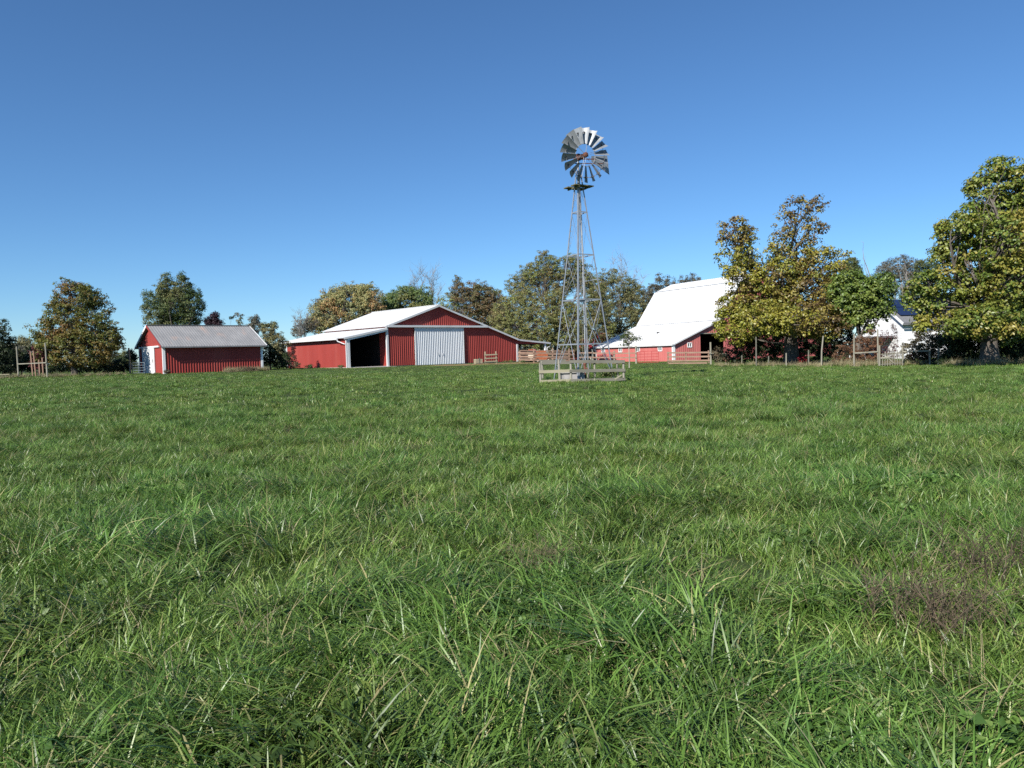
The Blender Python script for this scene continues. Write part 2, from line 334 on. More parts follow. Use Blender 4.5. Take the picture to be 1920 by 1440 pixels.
    MB().box((uL - .06, L - .1, 0), (uL + .12, L + .06, 2.8)).build('corner_trim', WHITE, B)
    MB().box((uL - .06, -.1, -.05), (uL + .12, .0, lz(uL) - .1)).box((uL + .12, -.12, -.05), (uL + .34, .12, lz(uL + .3) - .12)).build('corner_post', WHITE, B)
    for v in (-.02, 4.2, 8.4, 12.2):
        MB().box((21.5, v - .1, -.3), (21.7, v + .1, 2.1)).build('lean_to_post', WPAINT, B)
    # gutters and downspouts
    MB().box((uL - .48, .9, lz(uL - .34) - .17), (uL - .34, L + .3, lz(uL - .34) - .02)).build('gutter', WHITE, B)
    MB().tube([(uL - .41, .95, lz(uL) - .22), (uL - .41, .85, lz(uL) - .38), (uL - .1, .05, lz(uL) - .68)], .05).build('downspout', WHITE, B)
    MB().box((uE, -.2, he(uE) - .1), (uE + .13, L, he(uE) + .04)).build('gutter', WHITE, B)
    MB().tube([(uE + .06, -.1, he(uE) - .1), (uE + .06, -.1, he(uE) - .35), (21.85, -.1, he(uE) - .55), (21.85, -.1, 1.0)], .05).build('downspout', WHITE, B)
    MB().box((uL + .1, -1.3, -.25), (.2, .02, .02)).build('concrete_apron', CONC, B)
    # rail stored in the left bay, then near-black sheets added as its shade
    MB().box((uL + .6, 6.5, .7), (-.6, 6.62, .85)).box((uL + .8, 6.5, .06), (uL + .92, 6.62, .7)).box((-.9, 6.5, .06), (-.78, 6.62, .7)).build('inner_rail', WOODG, B)
    MB().box((uL + .1, .4, .0), (0, L, .03)).build('shade_floor', DARK, B)  # floor coloured near-black to deepen the bay's shade
    MB().prism([(uL, .1, lz(uL) - .3), (-.05, .1, lz(-.05) - .3), (-.05, .1, lz(-.05) - .27), (uL, .1, lz(uL) - .27)], (0, L - .2, 0)).build('shade_ceiling', DARK, B)  # near-black sheet added under the white roof to darken the bay
    MB().box((uL + .02, .3, .06), (uL + .06, L - .1, 2.6)).build('shade_lining', DARK, B)  # added near-black sheets, bay shade put into the wall colour
    MB().box((uL + .1, L - .12, .06), (-.05, L - .08, 2.7)).build('shade_lining', DARK, B)
    MB().box((-.09, 1.3, .06), (-.05, L - .1, 3.5)).build('shade_lining', DARK, B)  # added sheet for the red wall's shaded part; sunlit front strip stays bare
pole_barn()

# ------------------------------------------------------------------ small shed
def small_shed():
    S = thing('small_shed', 'small red ribbed shed with grey metal roof and white door on its gable', 'shed', (-27.74, 60.44, .85), .7236)
    L, D, ze, zr, o, r = 8.17, 6.31, 2.16, 4.0, .46, .25
    k = (zr - ze) / (D / 2 + o); zt = lambda v: zr - .05 - k * abs(v - D / 2)
    MB().ribs((0, 0, 0), (L, 0, 0), lambda f: -.3, lambda f: zt(0), (0, -1, 0), .215, .035).build('wall_siding', RED, S)
    MB().ribs((L, D, 0), (0, D, 0), lambda f: -.3, lambda f: zt(0), (0, 1, 0), .215, .035).build('wall_siding', RED, S)
    MB().ribs((L, 0, 0), (L, D / 2, 0), lambda f: -.3, lambda f: zt(D / 2 * f), (1, 0, 0), .215).ribs((L, D / 2, 0), (L, D, 0), lambda f: -.3, lambda f: zt(D / 2 + D / 2 * f), (1, 0, 0), .215).build('wall_siding', RED, S)
    m = MB()
    for a, b_ in ((D, D / 2), (D / 2, 0)):
        m.ribs((0, a, 0), (0, b_, 0), lambda f: 2.2, lambda f, a=a, b_=b_: zt(a + (b_ - a) * f), (-1, 0, 0), .215, .02)
    m.build('gable_siding', RED, S)
    MB().ribs((0, 2.06, 0), (0, 0, 0), lambda f: -.3, lambda f: 2.2, (-1, 0, 0), .215, .02).build('wall_siding', RED, S)
    MB().ribs((0, D, 0), (0, 5.2, 0), lambda f: -.3, lambda f: 2.2, (-1, 0, 0), .215, .02).build('wall_siding', RED, S)
    d = MB().box((-.11, 2.0, -.12), (-.04, 5.2, 2.13)).build('door', WPAINT, S)
    MB().box((-.16, 2.2, .9), (-.112, 2.26, 1.2)).build('handle', DARKIRON, d)
    MB().box((-.13, .7, 2.15), (-.03, 6.1, 2.27)).build('door_track', WPAINT, S)
    MB().box((-.05, -.06, -.3), (.16, -.04 + .1, zt(0))).build('corner_trim', WPAINT, S)
    MB().box((L - .14, -.06, -.3), (L + .05, .06, zt(0))).build('corner_trim', WPAINT, S)
    MB().box((-.05, D - .1, -.3), (.1, D + .06, zt(0))).build('corner_trim', WPAINT, S)
    MB().roof((-r, -o, ze), (L + r, -o, ze), (L + r, D / 2, zr), (-r, D / 2, zr), .21, .022, .04).build('roof', GALV, S)
    MB().roof((L + r, D + o, ze), (-r, D + o, ze), (-r, D / 2, zr), (L + r, D / 2, zr), .21, .022, .04).build('roof', GALV, S)
    for x in (-r - .02, L + r + .02):
        for v in (-o, D + o):
            MB().beam((x, v, ze - .04), (x, D / 2, zr - .04), .035, .16 if x < 0 else .14).build('rake_trim', WPAINT if (x > 0 or v > 0) else RED, S)
    MB().beam((-r, -o - .02, ze - .05), (L + r, -o - .02, ze - .05), .03, .10).build('eave_trim', GALV, S)
    MB().beam((-r, D / 2, zr + .03), (L + r, D / 2, zr + .03), .3, .04).build('ridge_cap', GALV, S)
small_shed()

# ------------------------------------------------------------------ gambrel barn
def gambrel_barn():
    B = thing('gambrel_barn', 'big old red barn with huge white gambrel roof and row of small windows', 'barn', (20.47, 96.01, .1), .4934)
    L = 17.0; prof = [(-.12, 2.20), (7.73, 5.2), (11.45, 10.33), (14.8, 11.62)]
    W = 29.6; full = prof + [(W - u, z) for u, z in prof[-2::-1]]
    def zt(u):
        for (a, za), (b_, zb) in zip(full, full[1:]):
            if a <= u <= b_: return za + (zb - za) * (u - a) / (b_ - a) - .08
        return 2.1
    # side wall with its four windows, boards as ribbed steel
    aw = [15.1, 11.0, 7.05, 2.44]
    m = MB(); edges = [L] + [x for a in aw for x in (a + .38, a - .38)] + [0]
    for i in range(0, len(edges), 2): m.ribs((0, edges[i], 0), (0, edges[i + 1], 0), lambda f: -.3, lambda f: 2.16, (-1, 0, 0), .3, .02)
    for a in aw: m.ribs((0, a + .38, 0), (0, a - .38, 0), lambda f: -.3, lambda f: 1.38, (-1, 0, 0), .3, .02); m.ribs((0, a + .38, 0), (0, a - .38, 0), lambda f: 1.95, lambda f: 2.16, (-1, 0, 0), .3, .02)
    m.build('wall_siding', REDOLD, B)
    def window(cx, cy, hw, z0, z1, facing):
        F = MB()
        if facing == 'u':
            P = lambda s_, z, d=0: (-.02 - d, cy + s_, z)
        else: P = lambda s_, z, d=0: (cx + s_, -.02 - d, z)
        up = (1, 0, 0) if facing == 'u' else (0, 1, 0)
        for s_ in (-hw, 0, hw): F.beam(P(s_, z0), P(s_, z1), .09 if s_ else .07, .09, up)
        for z in (z0, z1): F.beam(P(-hw, z), P(hw, z), .09, .10)
        fo = F.build('window', WPAINT, B)
        for s_ in (-1, 1):
            a, b_ = P(0, z0, -.04), P(s_ * hw, z1, -.04); g = MB()
            p = [P(0, z0, -.03), P(s_ * hw, z0, -.03), P(s_ * hw, z1, -.03), P(0, z1, -.03)]
            g.prism(p, (.02, 0, 0) if facing == 'u' else (0, .02, 0)); g.build('pane', GLASS, fo)
    for a in aw: window(0, a, .38, 1.40, 1.93, 'u')
    # end wall with the wide doorway and a window
    def endwall(a, b_, lo, top=None):
        n = [a] + [u for u, z in full if a < u < b_] + [b_]; m = MB()
        for p, q in zip(n, n[1:]): m.ribs((p, 0, 0), (q, 0, 0), lambda f: lo, lambda f: (top if top else zt(p + (q - p) * f)), (0, -1, 0), .33, .02)
        m.build('end_siding', REDOLD, B)
    endwall(0, 2.42, -.3); endwall(2.42, 3.12, -.3, 1.76); endwall(2.42, 3.12, 2.34); endwall(3.12, 4.63, -.3); endwall(4.63, 8.6, 3.45); endwall(8.6, W, -.3)
    window(2.77, 0, .34, 1.78, 2.32, 'v')
    MB().beam((4.5, -.05, 3.5), (8.8, -.05, 3.5), .06, .12).build('door_track', WOODP, B)
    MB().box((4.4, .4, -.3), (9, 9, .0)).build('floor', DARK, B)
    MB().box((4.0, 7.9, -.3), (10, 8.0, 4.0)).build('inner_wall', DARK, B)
    MB().ribs((W, L, 0), (0, L, 0), lambda f: -.3, lambda f: zt(max(0, W * (1 - f))), (0, 1, 0), .33, .02).build('end_siding', REDOLD, B)
    MB().ribs((W, 0, 0), (W, L, 0), lambda f: -.3, lambda f: 2.16, (1, 0, 0), .33, .02).build('wall_siding', REDOLD, B)
    o = .3
    for (a, za), (b_, zb) in zip(full, full[1:]):
        m = MB()
        if b_ <= 15: m.roof((a, L + o, za), (a, -o, za), (b_, -o, zb), (b_, L + o, zb), .4, .03, .06)
        else: m.roof((b_, -o, zb), (b_, L + o, zb), (a, L + o, za), (a, -o, za), .4, .03, .06)
        m.build('roof', WHITE, B)
        MB().beam((a, -o - .02, za - .07), (b_, -o - .02, zb - .07), .04, .16).build('rake_trim', WHITE, B)
        MB().beam((a, L + o + .02, za - .07), (b_, L + o + .02, zb - .07), .04, .16).build('rake_trim', WHITE, B)
    MB().box((-.26, -.2, 2.02), (-.13, L + .2, 2.17)).build('gutter', WHITE, B)
    MB().tube([(-.2, L + .1, 2.02), (-.2, L + .1, 1.85), (-.1, L - .2, 1.6), (-.1, L - .2, -.2)], .07).build('downspout', WHITE, B)
    MB().box((-.06, -.07, -.3), (.36, .10, 2.12)).build('corner_trim', WPAINT, B)
    for a in (11.45, 7.73):
        MB().beam((a - .02, -o, zt(a) + .12), (a - .02, L + o, zt(a) + .12), .10, .05).build('break_flashing', GALVS, B)
gambrel_barn()

# ------------------------------------------------------------------ white house and far outbuilding
def white_house():
    c = at(1688, 602, 78); z0 = gz(c.x, 78)
    H = thing('white_house', 'white house with dark solar panels on its grey roof behind the picket gate', 'house', (c.x, 78, z0), .2)
    ez = c.z - z0; W, L = 6.6, 12.0; zr = ez + 2.4
    # local x runs along the eave (right/back), local y along the gable (left/back)
    zt = lambda v: zr - (zr - ez) * abs(v - W / 2) / (W / 2)
    m = MB(); m.prism([(.3, .0, -.4), (.3, W, -.4), (.3, W, zt(W)), (.3, W / 2, zr - .05), (.3, 0, zt(0))], (.12, 0, 0)); m.build('gable_wall', WPAINT, H)
    m = MB()
    for i in range(int((ez - .1) / .18)): m.box((.275 - .0, .02, .1 + i * .18), (.30, W - .02, .1 + i * .18 + .165))
    m.build('lap_siding', WPAINT, H)
    MB().box((.42, .1, -.4), (L, .22, ez)).build('wall', WPAINT, H)
    MB().box((L - .1, .2, -.4), (L, W, ez)).build('wall', WPAINT, H)
    MB().roof((0, -.45, ez - .2), (L, -.45, ez - .2), (L, W / 2, zr), (0, W / 2, zr), .6, .0, .12).build('roof', SHINGLE, H)
    MB().roof((L, W + .45, ez - .2), (0, W + .45, ez - .2), (0, W / 2, zr), (L, W / 2, zr), .6, .0, .12).build('roof', SHINGLE, H)
    MB().beam((-.03, -.45, ez - .32), (-.03, W / 2, zr - .12), .05, .26).build('rake_trim', WPAINT, H)
    MB().beam((-.03, W + .45, ez - .32), (-.03, W / 2, zr - .12), .05, .26).build('rake_trim', WPAINT, H)
    MB().box((0, -.52, ez - .42), (L, -.45, ez - .25)).build('gutter', SHINGLE, H)
    s0, s1 = Vector((0, -.45, ez - .2)), Vector((0, W / 2, zr)); up = (s1 - s0); nrm = Vector((0, -up.z, up.y)).normalized()
    for i in range(6):
        for j in range(2):
            f0, f1 = (.27 + .35 * j, .60 + .35 * j); x0 = .45 + i * 1.72
            a, b_ = s0 + up * f0 + nrm * .12, s0 + up * f1 + nrm * .12
            MB().prism([(x0, a.y, a.z), (x0 + 1.68, a.y, a.z), (x0 + 1.68, b_.y, b_.z), (x0, b_.y, b_.z)], nrm * .04).build('solar_panel', SOLAR, H)
    # low flat porch roof against the gable
    MB().box((-3.2, 1.2, 2.25), (.28, 6.4, 2.42)).build('porch_roof', SHINGLE, H)
    MB().box((-3.25, 1.15, 2.2), (-3.2, 6.45, 2.45)).build('fascia', WPAINT, H)
    for v in (1.4, 3.9, 6.2): MB().box((-3.1, v - .07, -.4), (-2.96, v + .07, 2.25)).build('porch_post', WPAINT, H)
    MB().box((.2, 3.4, -.4), (.285, 4.4, 2.0)).build('door', REDGATE, H)
white_house()
def outbuilding():
    c = at(1096, 668, 128); z0 = gz(c.x, 128)
    O = thing('outbuilding', 'little cream outbuilding with bright red roof seen behind the windmill legs', 'shed', (c.x, 128, z0), .3)
    s = 128 / FPX
    MB().box((-.9, 0, -.3), (1.2, 3, 2.0)).build('wall', CREAM, O)
    MB().box((-2.3, .1, -.3), (-.9, 3, 1.7)).build('annex_wall', REDROOF, O)
    MB().prism([(-1.5, -.35, 1.95), (1.4, -.35, 1.95), (1.35, 1.6, 3.7), (-.4, 1.6, 3.7)], (0, .05, .08)).build('roof', REDROOF, O)
    MB().prism([(-1.5, 3.4, 1.95), (1.4, 3.4, 1.95), (1.35, 1.66, 3.7), (-.4, 1.66, 3.7)], (0, .0, .08)).build('roof', REDROOF, O)
    MB().box((-1.55, -.42, 1.78), (1.45, -.34, 1.98)).build('fascia', REDGATE, O)
    for x in (-.55, .55):
        w_ = MB().box((x - .28, -.05, .9), (x + .28, -.003, 1.5)).build('window', WPAINT, O)
        MB().box((x - .22, -.07, .96), (x + .22, -.052, 1.44)).build('pane', GLASS, w_)
outbuilding()

# ------------------------------------------------------------------ windmill
def windmill():
    X0, Y0 = 3.57, 37.7; z0 = gz(X0, Y0)
    T = thing('windmill', 'tall galvanised farm windmill with eighteen-blade wheel on four-legged lattice tower', 'windmill', (X0, Y0, z0 - .02))
    al = math.radians(15.4)
    dirs = [(-math.sin(al), -math.cos(al)), (math.cos(al), -math.sin(al)), (math.sin(al), math.cos(al)), (-math.cos(al), math.sin(al))]
    d = lambda z: max(.05, 1.53 - .1365 * z)
    lp = lambda i, z: Vector((dirs[i % 4][0] * d(z), dirs[i % 4][1] * d(z), z))
    ZT = 10.35
    for i in range(4):                        # angle-iron legs
        a, b_ = lp(i, 0), lp(i, ZT); c = Vector((dirs[i][0], dirs[i][1], 0)); tgt = Vector((-c.y, c.x, 0))
        m = MB()
        for sg in (-1, 1):
            q = (-c + tgt * sg).normalized() * .028
            m.beam(a + q, b_ + q, .008, .07, q)
        m.build('leg', GALVS, T)
    for z in (1.82, 4.0, 6.2, 8.3):
        for i in range(4):
            MB().beam(lp(i, z), lp(i + 1, z), .016, .055).build('girt', GALVS, T)
    MB().beam(lp(1, 5.0), lp(2, 5.0), .012, .04).build('girt', GALVS, T)
    for za, zb, r in ((.15, 4.0, .016), (4.0, 6.2, .008), (6.2, 8.3, .006), (8.3, 9.6, .004)):
        for i in range(4):
            for p, q in ((lp(i, za), lp(i + 1, zb)), (lp(i + 1, za), lp(i, zb))):
                MB().tube([p, q], r, 5).build('brace', GALVS, T)
    MB().tube([(0, 0, .4), (0, 0, 10.9)], .014, 6).build('pump_rod', WOODG, T)
    MB().tube([(.12, .05, .2), (.10, .05, 8.2)], .028, 6).build('drop_pipe', GALVS, T)
    # ladder on the near leg
    m = MB()
    for k in range(30):
        z = .5 + k * .3; p = lp(3, z); c = Vector((dirs[3][0], dirs[3][1], 0)); s_ = Vector((-c.y, c.x, 0))
        m.beam(p - s_ * .12 * 0, p + (lp(0, z) - p).normalized() * min(.24, (lp(0, z) - p).length * .6), .015, .015)
    m.build('ladder_rungs', GALVS, T)
    MB().box((-.16, -.16, 4.0), (.22, .2, 4.06)).box((-.10, -.06, 3.9), (.16, .1, 4.0)).build('guide_bracket', GALVS, T)
    # platform: boards in a square rotated to the tower
    zp = 9.55
    ex, ey = Vector((dirs[1][0] - dirs[0][0], dirs[1][1] - dirs[0][1], 0)).normalized(), Vector((dirs[2][0] - dirs[1][0], dirs[2][1] - dirs[1][1], 0)).normalized()
    for k in range(5):
        if k == 2:
            continue
        o = ey * (-.42 + k * .21)
        MB().beam(Vector((0, 0, zp)) - ex * .55 + o, Vector((0, 0, zp)) + ex * .55 + o, .19, .05).build('platform_board', WOODM, T)
    for s_ in (-1, 1): MB().beam(Vector((0, 0, zp - .06)) + ex * .3 * s_ - ey * .5, Vector((0, 0, zp - .06)) + ex * .3 * s_ + ey * .5, .07, .07).build('platform_bearer', WOODM, T)
    # mast pipe and head
    MB().tube([(0, 0, 9.2), (0, 0, 11.05)], .045, 8).build('mast', GALVS, T)
    yaw = math.radians(-28); A = Vector((math.sin(-yaw), -math.cos(yaw), 0)); R_ = Vector((math.cos(yaw), math.sin(-yaw) * -1, 0))
    A = Vector((.42, -.907, 0)).normalized(); S = Vector((.907, .42, 0)).normalized(); Up = Vector((0, 0, 1))
    hz = 10.95; base = Vector((0, 0, hz)); hub = base + A * .72
    MB().beam(base - A * .3, base + A * .5, .18, .2).beam(base - A * .2 + Up * .12, base + A * .1 + Up * .14, .14, .16).build('gearbox', RUST, T)
    MB().tube([base + A * .45, hub + A * .08], .045, 8).build('axle', RUST, T)
    MB().tube([hub - A * .10, hub - A * .05, hub + A * .06, hub + A * .1], [.07, .13, .13, .06], 12).build('hub', RUST, T)
    Rw, Ri = 1.31, .52
    ring = lambda r, off, rad, nm: MB().tube([hub + A * off + S * math.cos(t_) * r + Up * math.sin(t_) * r for t_ in [2 * math.pi * k / 48 for k in range(49)]], rad, 5, False).build(nm, GALVS, T)
    ring(.55, 0, .014, 'inner_rim'); ring(1.08, -.03, .012, 'outer_rim')
    for k in range(6):
        t_ = 2 * math.pi * (k + .3) / 6; e = S * math.cos(t_) + Up * math.sin(t_); tan = -S * math.sin(t_) + Up * math.cos(t_)
        for s_ in (-1, 1): MB().tube([hub + A * .05 * s_ + tan * .05 * s_, hub + e * 1.08 - A * .03], .008, 5).build('spoke', GALVS, T)
    for k in range(18):
        t_ = 2 * math.pi * (k + .5) / 18; e = S * math.cos(t_) + Up * math.sin(t_); tan = -S * math.sin(t_) + Up * math.cos(t_)
        V = []; F = []; ns, nr = 5, 3
        for i in range(nr):
            r = Ri + (Rw - Ri) * i / (nr - 1); half = r * math.pi / 18 * .98
            pit = math.radians(-40)
            for j in range(ns):
                q = -1 + 2 * j / (ns - 1)
                ch = tan * math.cos(pit) + A * math.sin(pit); nn = -tan * math.sin(pit) + A * math.cos(pit)
                p = hub + e * r + ch * q * half * 1.04 + nn * (-.12 * half * (1 - q * q) * 2.0)
                V.append(p)
        n = len(V); off = A * .006
        for i in range(nr - 1):
            for j in range(ns - 1): a = i * ns + j; F.append((a, a + 1, a + ns + 1, a + ns))
        b_ = MB().add(V, F).add([p + off for p in V], [f[::-1] for f in F]).build('blade', BLADE, T, True)
        c = hub + e * 1.08 - A * .02; MB().beam(c - tan * .09 - A * .05, c + tan * .09 + A * .05, .03, .05).build('clip', DARKIRON, b_)
    # tail, swung round beside the wheel
    tb = base - A * .32; te = tb + S * 1.7 - A * .12 + Up * .2
    Tl = MB().beam(tb + Up * .05, te + Up * .02, .03, .05).beam(tb - Up * .16, te - Up * .2, .03, .04).build('tail_boom', RUST, T)
    for k in range(3):
        p, q = tb.lerp(te, .25 + k * .2), tb.lerp(te, .4 + k * .2); MB().tube([p + Up * .05, q - Up * .18], .01, 5).build('tail_strut', GALVS, Tl)
    v0 = tb + S * 1.0 - A * .06 + Up * .26; v1 = tb + S * 1.98 - A * .13 + Up * .28
    MB().prism([v0 + Up * .04, v1 + Up * .14, v1 + S * .10 - Up * .82, v0 - Up * .24], A * -.012).build('tail_vane', BLADE, T)
    MB().prism([base - S * .28 - A * .3 + Up * .12, base - S * .02 - A * .3 + Up * .12, base - S * .02 - A * .3 + Up * .55, base - S * .14 - A * .3 + Up * .55], A * -.01).build('side_vane', BLADE, T)
    # footings
    for i in range(4):
        p = lp(i, 0); MB().tube([(p.x, p.y, -.2), (p.x, p.y, .08)], .13, 8).build('footing', CONCG, T)
    return T
windmill()
c = at(1072, 708, 37.0)
W_ = thing('well_slab', 'pale concrete well curb inside the windmill enclosure', 'well', (c.x, 37.1, gz(c.x, 37.1)), .15)
MB().box((-.50, -.45, -.1), (.55, .45, .44)).build('curb', CONCG, W_)
MB().box((-.58, -.52, .44), (.62, .52, .52)).build('lid', CONCG, W_)
c = at(1097, 700, 37.6)
P_ = thing('hand_pump', 'rusty hand pump standing under the windmill', 'pump', (c.x, 37.6, gz(c.x, 37.6)))
MB().tube([(0, 0, -.05), (0, 0, .75), (0, 0, .8), (0, 0, .95)], [.06, .06, .09, .05], 8).build('barrel', RUST, P_)
MB().tube([(0, 0, .62), (.1, -.16, .6), (.12, -.2, .5)], .03, 6).build('spout', RUST, P_)
MB().tube([(0, 0, .92), (-.25, .1, 1.05), (-.42, .15, .6)], .018, 5).build('handle', RUST, P_)

# ------------------------------------------------------------------ fences
def fence(name, label, posts, rails, mp=WOODP, mr=WOODN, pr=.06, ph=None, group=None, square=False, cat='fence', rw=.14, rt=.04, sag=.01):
    """posts: list of (x,y,height); rails: list of (i,j,za,zb) joining posts at heights above the ground; one object per board."""
    b0 = posts[0]; o = thing(name, label, cat, (b0[0], b0[1], gz(b0[0], b0[1])), 0, group); O = o.location
    G = [gz(p[0], p[1]) for p in posts]
    for (x, y, h), g_ in zip(posts, G):
        lx, ly = random.uniform(-.03, .03), random.uniform(-.03, .03); p = Vector((x, y, g_)) - O
        m = MB()
        if square: m.beam(p - Vector((0, 0, .2)), p + Vector((lx, ly, h)), pr * 1.8, pr * 1.8)
        else: m.tube([p - Vector((0, 0, .2)), p + Vector((lx * .5, ly * .5, h * .5)), p + Vector((lx, ly, h))], [pr * 1.08, pr, pr * .93], 9)
        m.build('post', mp, o)
    for r in rails:
        i, j, za, zb = r[:4]; mat_ = r[4] if len(r) > 4 else mr; e = r[5] if len(r) > 5 else .08
        a = Vector((posts[i][0], posts[i][1], G[i] + za)) - O; b_ = Vector((posts[j][0], posts[j][1], G[j] + zb)) - O
        d = (b_ - a).normalized(); sd_ = Vector((d.y, -d.x, 0)).normalized()
        if sd_.y > 0: sd_ = -sd_
        off = sd_ * (pr + rt / 2 + .004 + .006 * (i % 2))
        MB().beam(a - d * e + off, b_ + d * e + off, rt, rw).build('rail', mat_, o)
    return o
# enclosure round the windmill
yF, yB = 36.0, 39.4
xs = [at(p, 690, yF).x for p in (1013, 1070, 1169)]
px_ = [(xs[0], yF, .97), (xs[1], yF, 1.02), (xs[2], yF, .98), (at(1049, 690, 36.9).x, 36.9, 1.12), (xs[0] + .25, yB, 1.0), (xs[2] + .2, yB, 1.0), (at(1115, 690, yB).x, yB, 1.0), (at(1103, 690, 38.3).x, 38.3, .55)]
fence('windmill_enclosure', 'weathered board fence enclosure round the foot of the windmill', px_,
      [(0, 1, .10, .10, WOODN, .06), (0, 1, .56, .56, WOODN, .08), (1, 2, .09, .13, WOODG, .06), (1, 2, .55, .55, WOODG, .07), (1, 2, 1.0, .96, WOODG, .06),
       (4, 6, .9, .9, WOODG, .05), (6, 5, .9, .9, WOODG, .05), (4, 6, .45, .45, WOODG, .05), (0, 4, .5, .5, WOODG, .05), (2, 5, .5, .5, WOODG, .05)], WOODP, WOODN, .055)
c = at(1148, 709, 35.6)
pl = thing('loose_plank', 'grey plank lying in the grass at the right corner of the windmill enclosure', 'plank', (c.x, 35.6, gz(c.x, 35.6) + .05), .05)
MB().beam((-.62, 0, .02), (.62, .03, .06), .2, .05).build('board', WOODG, pl)
MB().beam((.1, -.05, .08), (.45, .02, .28), .1, .04).build('broken_end', WOODN, pl)

# corral between the pole barn and the gambrel barn
def P(px, Y): return at(px, 680, Y).x, Y
pp = [(*P(974, 83.4), 1.25), (*P(1001, 82.6), 1.55), (*P(1036, 83.2), 1.65), (*P(1067, 83.8), 1.6)]
fence('corral_fence', 'three-rail board corral fence beside the open lean-to', pp,
      [(i, i + 1, z, z, WOODO, .1) for i in range(3) for z in (.30, .68, 1.08)], WOODO, WOODO, .07, square=True)
pp = [(*P(976, 85.6), 1.3), (*P(1012, 86.4), 1.5), (*P(1048, 87.4), 1.5), (*P(1076, 88.5), 1.5)]
fence('back_corral_fence', 'second row of corral boards just behind the front corral fence', pp, [(i, i + 1, z, z, WOODO, .1) for i in range(3) for z in (.45, .9, 1.3)], WOODO, WOODO, .07, square=True)
pp = [(*P(1084, 86), 1.4), (*P(1112, 86), 1.4), (*P(1152, 85), 1.4), (*P(1193, 83.8), 1.95)]
fence('barnyard_fence', 'pale two-rail fence in front of the long faded wall', pp, [(i, i + 1, z, z + .05, WOODO, .1) for i in range(3) for z in (.62, 1.12)], WOODP, WOODO, .09)
c = at(1029, 683, 79)
tr = thing('feed_trough', 'long dark wooden feed trough in front of the corral', 'trough', (c.x, 79, gz(c.x, 79)), .02)
MB().box((-.95, -.25, .1), (1.75, -.20, .42)).build('side_board', WOODG, tr); MB().box((-.95, .2, .1), (1.75, .25, .42)).build('side_board', WOODG, tr)
MB().box((-.95, -.2, .1), (-.9, .2, .42)).build('end_board', WOODG, tr); MB().box((1.7, -.2, .1), (1.75, .2, .42)).build('end_board', WOODG, tr); MB().box((-.9, -.2, .02), (1.7, .2, .1)).build('bottom', WOODG, tr)
pp = [(*P(1253, 84.0), 1.3), (*P(1286, 83.4), 1.3), (*P(1329, 82.6), 1.38)]
fence('doorway_fence', 'three-rail orange board fence in front of the barn doorway', pp, [(i, i + 1, z, z, WOODO, .12) for i in range(2) for z in (.3, .72, 1.17)], WOODO, WOODO, .07, square=True, rw=.17)
a, b_ = at(1254, 684, 80), at(1326, 684, 79.2)
lg = thing('fallen_log', 'reddish squared log lying on the grass before the doorway fence', 'log', (a.x, a.y, gz(a.x, a.y)))
MB().beam((0, 0, .06), (b_.x - a.x, b_.y - a.y, gz(b_.x, b_.y) - gz(a.x, a.y) + .06), .2, .2).build('timber', WOODO, lg)
def tube_gate(name, label, x0, x1, y0, y1, h, m, n, r=.022, lift=.1, uprights=2):
    g_ = gz(x0, y0); o = thing(name, label, 'gate', (x0, y0, g_)); d = Vector((x1 - x0, y1 - y0, 0))
    MB().tube([(0, 0, lift), (0, 0, h - .1), d * .02 + Vector((0, 0, h)), d * .98 + Vector((0, 0, h)), d + Vector((0, 0, h - .1)), d + Vector((0, 0, lift)), (0, 0, lift)], r * 1.25, 7).build('frame', m, o, True)
    for k in range(1, n): MB().tube([Vector((0, 0, lift + (h - lift) * k / n)), d + Vector((0, 0, lift + (h - lift) * k / n))], r, 6).build('bar', m, o)
    for k in range(1, uprights + 1): MB().tube([d * (k / (uprights + 1)) + Vector((0, 0, lift)), d * (k / (uprights + 1)) + Vector((0, 0, h))], r, 6).build('upright', m, o)
    return o
a, b_ = at(1196, 680, 83.6), at(1235, 680, 83.0)
tube_gate('tube_gate', 'red tubular farm gate in front of the faded barn wall', a.x, b_.x, a.y, b_.y, 1.35, REDGATE, 4)
a, b_ = at(248, 695, 61.5), at(272, 695, 60.6)
tube_gate('tube_gate', 'grey tubular gate standing left of the small shed', a.x, b_.x, a.y, b_.y, .92, GREYGATE, 4, uprights=1)
a = at(243.5, 690, 61.8)
po = thing('gate_post', 'tall dark post beside the grey gate left of the shed', 'post', (a.x, a.y, gz(a.x, a.y)))
MB().tube([(0, 0, -.2), (.02, 0, 1), (-.02, 0, 2.15)], [.08, .075, .07], 8).build('pole', WOODG, po)
# leaning rail panel and crate by the barn wall
a = at(921, 682, 80.6)
rp_ = thing('wooden_hurdle', 'pale wooden three-rail hurdle leaning near the red barn wall', 'hurdle', (a.x, 79.6, gz(a.x, 79.6)), .45)
for s_ in (-.62, .62): MB().beam((s_, 0, -.1), (s_, .05, 1.28), .1, .1).build('post', WOODN, rp_)
for z in (.22, .55, .92): MB().beam((-.78, -.08, z), (.72, -.08, z + .03), .04, .12).build('rail', WOODN, rp_)
a = at(897, 682, 79)
cr_ = thing('wooden_crate', 'small pale wooden crate on the ground by the barn wall', 'crate', (a.x, 78.6, gz(a.x, 78.6)), .5)
MB().box((-.36, -.24, .03), (.36, .24, .06)).build('bottom', WOODN, cr_)
for z in (.06, .22, .38):
    MB().box((-.38, -.27, z), (.38, -.24, z + .14)).build('slat', WOODN, cr_); MB().box((-.38, .24, z), (.38, .27, z + .14)).build('slat', WOODN, cr_)
    for s_ in (-.38, .35): MB().box((s_, -.24, z), (s_ + .03, .24, z + .14)).build('slat', WOODN, cr_)
